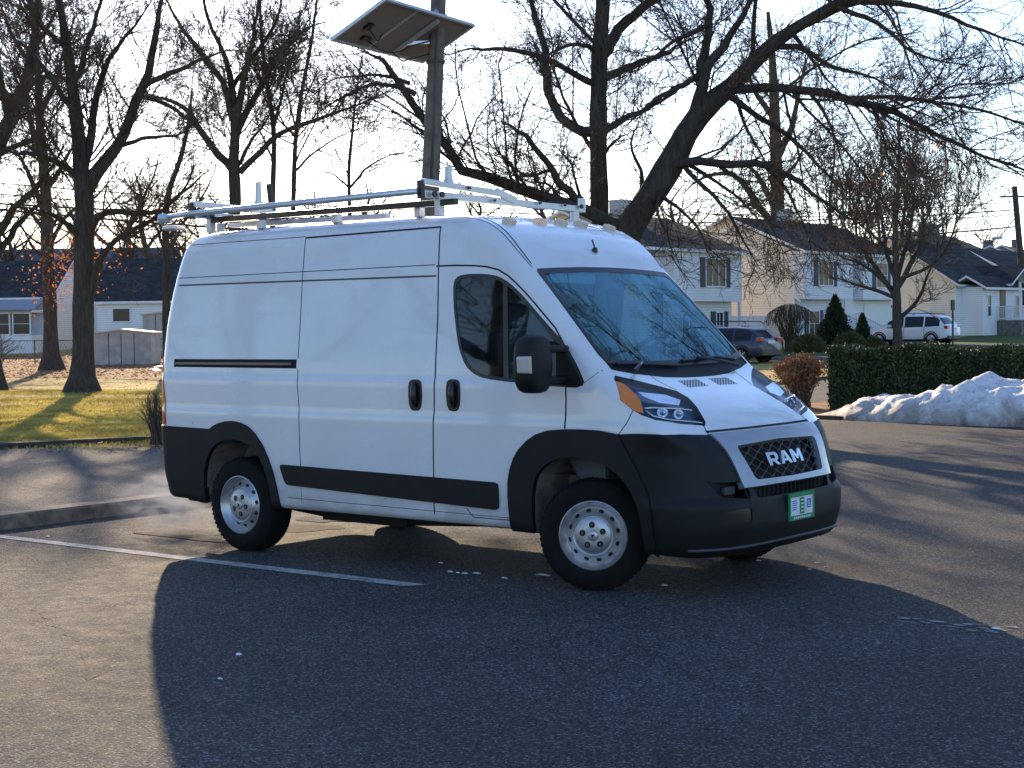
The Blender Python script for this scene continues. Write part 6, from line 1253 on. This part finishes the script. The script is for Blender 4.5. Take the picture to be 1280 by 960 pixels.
# ================================================================ PARKED CARS
def suv(name, loc, rz, paint, label, ln=4.6, wd=1.86, ht=1.66, rails=True):
    H = empty(name, loc, rz, label, 'car')
    top = [(-.50,.98),(-.488,1.02),(-.465,1.08),(-.455,1.12),(-.41,1.38),(-.375,1.56),(-.33,1.615),(-.2,1.655),(-.02,1.66),(.08,1.62),(.14,1.53),(.20,1.36),(.27,1.13),(.29,1.08),(.38,1.03),(.44,.96),(.48,.84),(.495,.70),(.50,.58)]
    st = np.array(top); xs_ = np.linspace(-.5, .5, 64); zt = np.interp(xs_, st[:, 0], st[:, 1])*ht/1.66; belt = np.minimum(np.interp(xs_, [-.5,-.3,.25,.5], [1.06,1.02,.95,.6])*ht/1.66, zt-.02)
    V = []; Fc = []; Mi = []; n = 11
    for x, z, bz in zip(xs_, zt, belt):
        e = max(0, (abs(x)-.40)/.10); w_ = wd/2*(1-.20*e**2.2); g = max(0, min(1, (z-bz)/.6)); zb_ = .22+.10*e
        pr_ = [(w_*.90, zb_), (w_*.98, zb_+.12), (w_, .55), (w_*.99, bz-.14), (w_*.965, bz), (w_*(.965-.16*g)*.995, z-.07*g-.01), (w_*(.94-.22*g), z-.015*g), (w_*.45, z+.01), (0, z+.02)]
        row = [(x*ln, y, zz) for y, zz in pr_]+[(x*ln, -y, zz) for y, zz in pr_[-2::-1]]; n = len(row); V += row
    for i in range(63):
        xm = (xs_[i]+xs_[i+1])/2; sl_ = (zt[i+1]-zt[i])/((xs_[1]-xs_[0])*ln)
        for k in range(n-1):
            Fc.append((i*n+k, (i+1)*n+k, (i+1)*n+k+1, i*n+k+1)); m = 0; side = k in (4, n-6); topf = k in (6, 7, n-8, n-9)
            if side and -.40 < xm < .21 and not (.005 < xm < .022) and not (-.235 < xm < -.215): m = 1
            if topf and .145 < xm < .265: m = 1
            if topf and -.445 < xm < -.385: m = 1
            if k in (0, n-2): m = 2
            Mi.append(m)
    Fc.append(tuple(range(n))[::-1]); Mi.append(0); Fc.append(tuple(63*n+k for k in range(n))); Mi.append(0)
    b = MB(); b.add(V, Fc); b.M = Mi; bd = b.build('car_body', [paint, M['winglass'], M['plasticg']], H, True, auto=50)
    for x in (-.31*ln, .31*ln):
        for s in (-1, 1):
            y = s*(wd/2-.02); b = MB(); b.tube([(x+.39*math.cos(a), y+s*.012, .34+.39*math.sin(a)) for a in np.linspace(-.15, PI+.15, 16)], .035, 6); b.add([(x+.37*math.cos(a), y+s*.004, .34+.37*math.sin(a)) for a in np.linspace(0, 2*PI, 24, endpoint=False)], [tuple(range(24))]); b.build('wheel_arch', M['plasticg'], H, True)
            wo = empty('wheel', (x, y, .34)); wo.parent = H; b = MB(); b.lathe([(.22,.02),(.25,.035),(.31,.035),(.335,.01),(.34,-.1),(.33,-.2)], (0,0,0), 32, 1, s); b.build('tyre', M['rubber'], wo, True)
            b = MB(); b.lathe([(.225,.025),(.215,.0),(.0005,-.02)], (0,0,0), 32, 1, s); b.m = 1
            for q in range(5): a = 2*PI*q/5; b.obox((0, s*.02, 0), (math.cos(a)*.21, s*.025, math.sin(a)*.21), .05, .03, up=(0,1,0))
            b.build('rim', [M['dark'], M['silver']], wo)
    for s in (-1, 1):
        b = MB(); b.box(-.497*ln, -.455*ln, *sorted((s*wd*.30, s*wd*.475)), .88, 1.04); b.build('tail_light', M['red'], H, bevel=.02)
        b = MB(); b.box(.455*ln, .482*ln, *sorted((s*wd*.28, s*wd*.44)), .66, .80); b.build('headlight', M['reflector'], H, bevel=.02)
        b = MB(); b.box(.155*ln, .195*ln, *sorted((s*wd*.49, s*wd*.59)), .98, 1.12); b.build('door_mirror', paint, H, bevel=.03)
        if rails: b = MB(); b.tube([(-.33*ln, s*wd*.36, 1.62), (-.30*ln, s*wd*.36, 1.69), (.02*ln, s*wd*.36, 1.71), (.06*ln, s*wd*.36, 1.65)], .02, 6); b.build('roof_rail', M['plasticg'], H)
    b = MB(); b.box(-.505*ln, -.49*ln, -.27, .27, .80, .93); b.build('license_plate', M['white'], H); b = MB(); b.box(-.508*ln, -.46*ln, -wd*.42, wd*.42, .30, .52); b.build('rear_bumper', M['plasticg'], H, bevel=.04)
    for s in (-1, 1):
        for xx in (.012, -.225): b = MB(); b.box((xx-.004)*ln, (xx+.0)*ln, *sorted((s*wd*.497, s*wd*.502)), .36, .98*1.0); b.build('door_seam', M['gapbrown'], H)
    return H
def car_paint(name, c):
    m = simple(name, c, .35, 0, var=.03, coat=.4); return m
suv('parked_car', (-30.2, 69.8, float(terr(-30, 69.8))), PI, car_paint('white_car_paint', (.70,.72,.75)), 'white crossover parked behind the vase shaped tree', ln=4.75, ht=1.62)
pc = below(985, 63); suv('parked_car', (pc.x-2.9, pc.y-.2, pc.z-.03), PI, car_paint('blue_car_paint', (.012,.02,.07)), 'dark blue sport utility car seen from behind, beside the windshield', ln=4.5, ht=1.47)

# exhaust vapour near the tail pipe
m, n, p_ = newmat('exhaust_vapour'); n.nodes.remove(p_); v_ = n.nodes.new('ShaderNodeVolumePrincipled'); v_.inputs['Color'].default_value = (.9, .9, .92, 1); t = nz(n, 2.6, 4, .6, coord='Object', dist=.8); tg = n.nodes.new('ShaderNodeTexCoord')
gr_ = n.nodes.new('ShaderNodeTexGradient'); gr_.gradient_type = 'SPHERICAL'; mp = n.nodes.new('ShaderNodeMapping'); mp.inputs['Scale'].default_value = (1.0, 1.0, 1.0); n.links.new(tg.outputs['Object'], mp.inputs[0]); n.links.new(mp.outputs[0], gr_.inputs[0])
dn = ramp(n, t.outputs[0], [(.46, 0), (.66, 1)]); n.links.new(mth(n, 'MULTIPLY', mth(n, 'MULTIPLY', dn.outputs[0], gr_.outputs['Fac']), 8.0), v_.inputs['Density']); n.links.new(v_.outputs[0], n.nodes['Material Output'].inputs['Volume'])
b = MB(); b.lathe([(.001,1)]+[(math.sin(a), math.cos(a)) for a in np.linspace(.1, PI-.1, 12)]+[(.001,-1)], (0,0,0), 20, 2, 1); o = b.build('exhaust_vapour', m, None, True); g = gnd(232, 640); o.location = (-4.75, -.45, .28); o.scale = (.75, .65, .30); o['kind'] = 'stuff'; o['label'] = 'thin white exhaust vapour drifting behind the rear wheel'
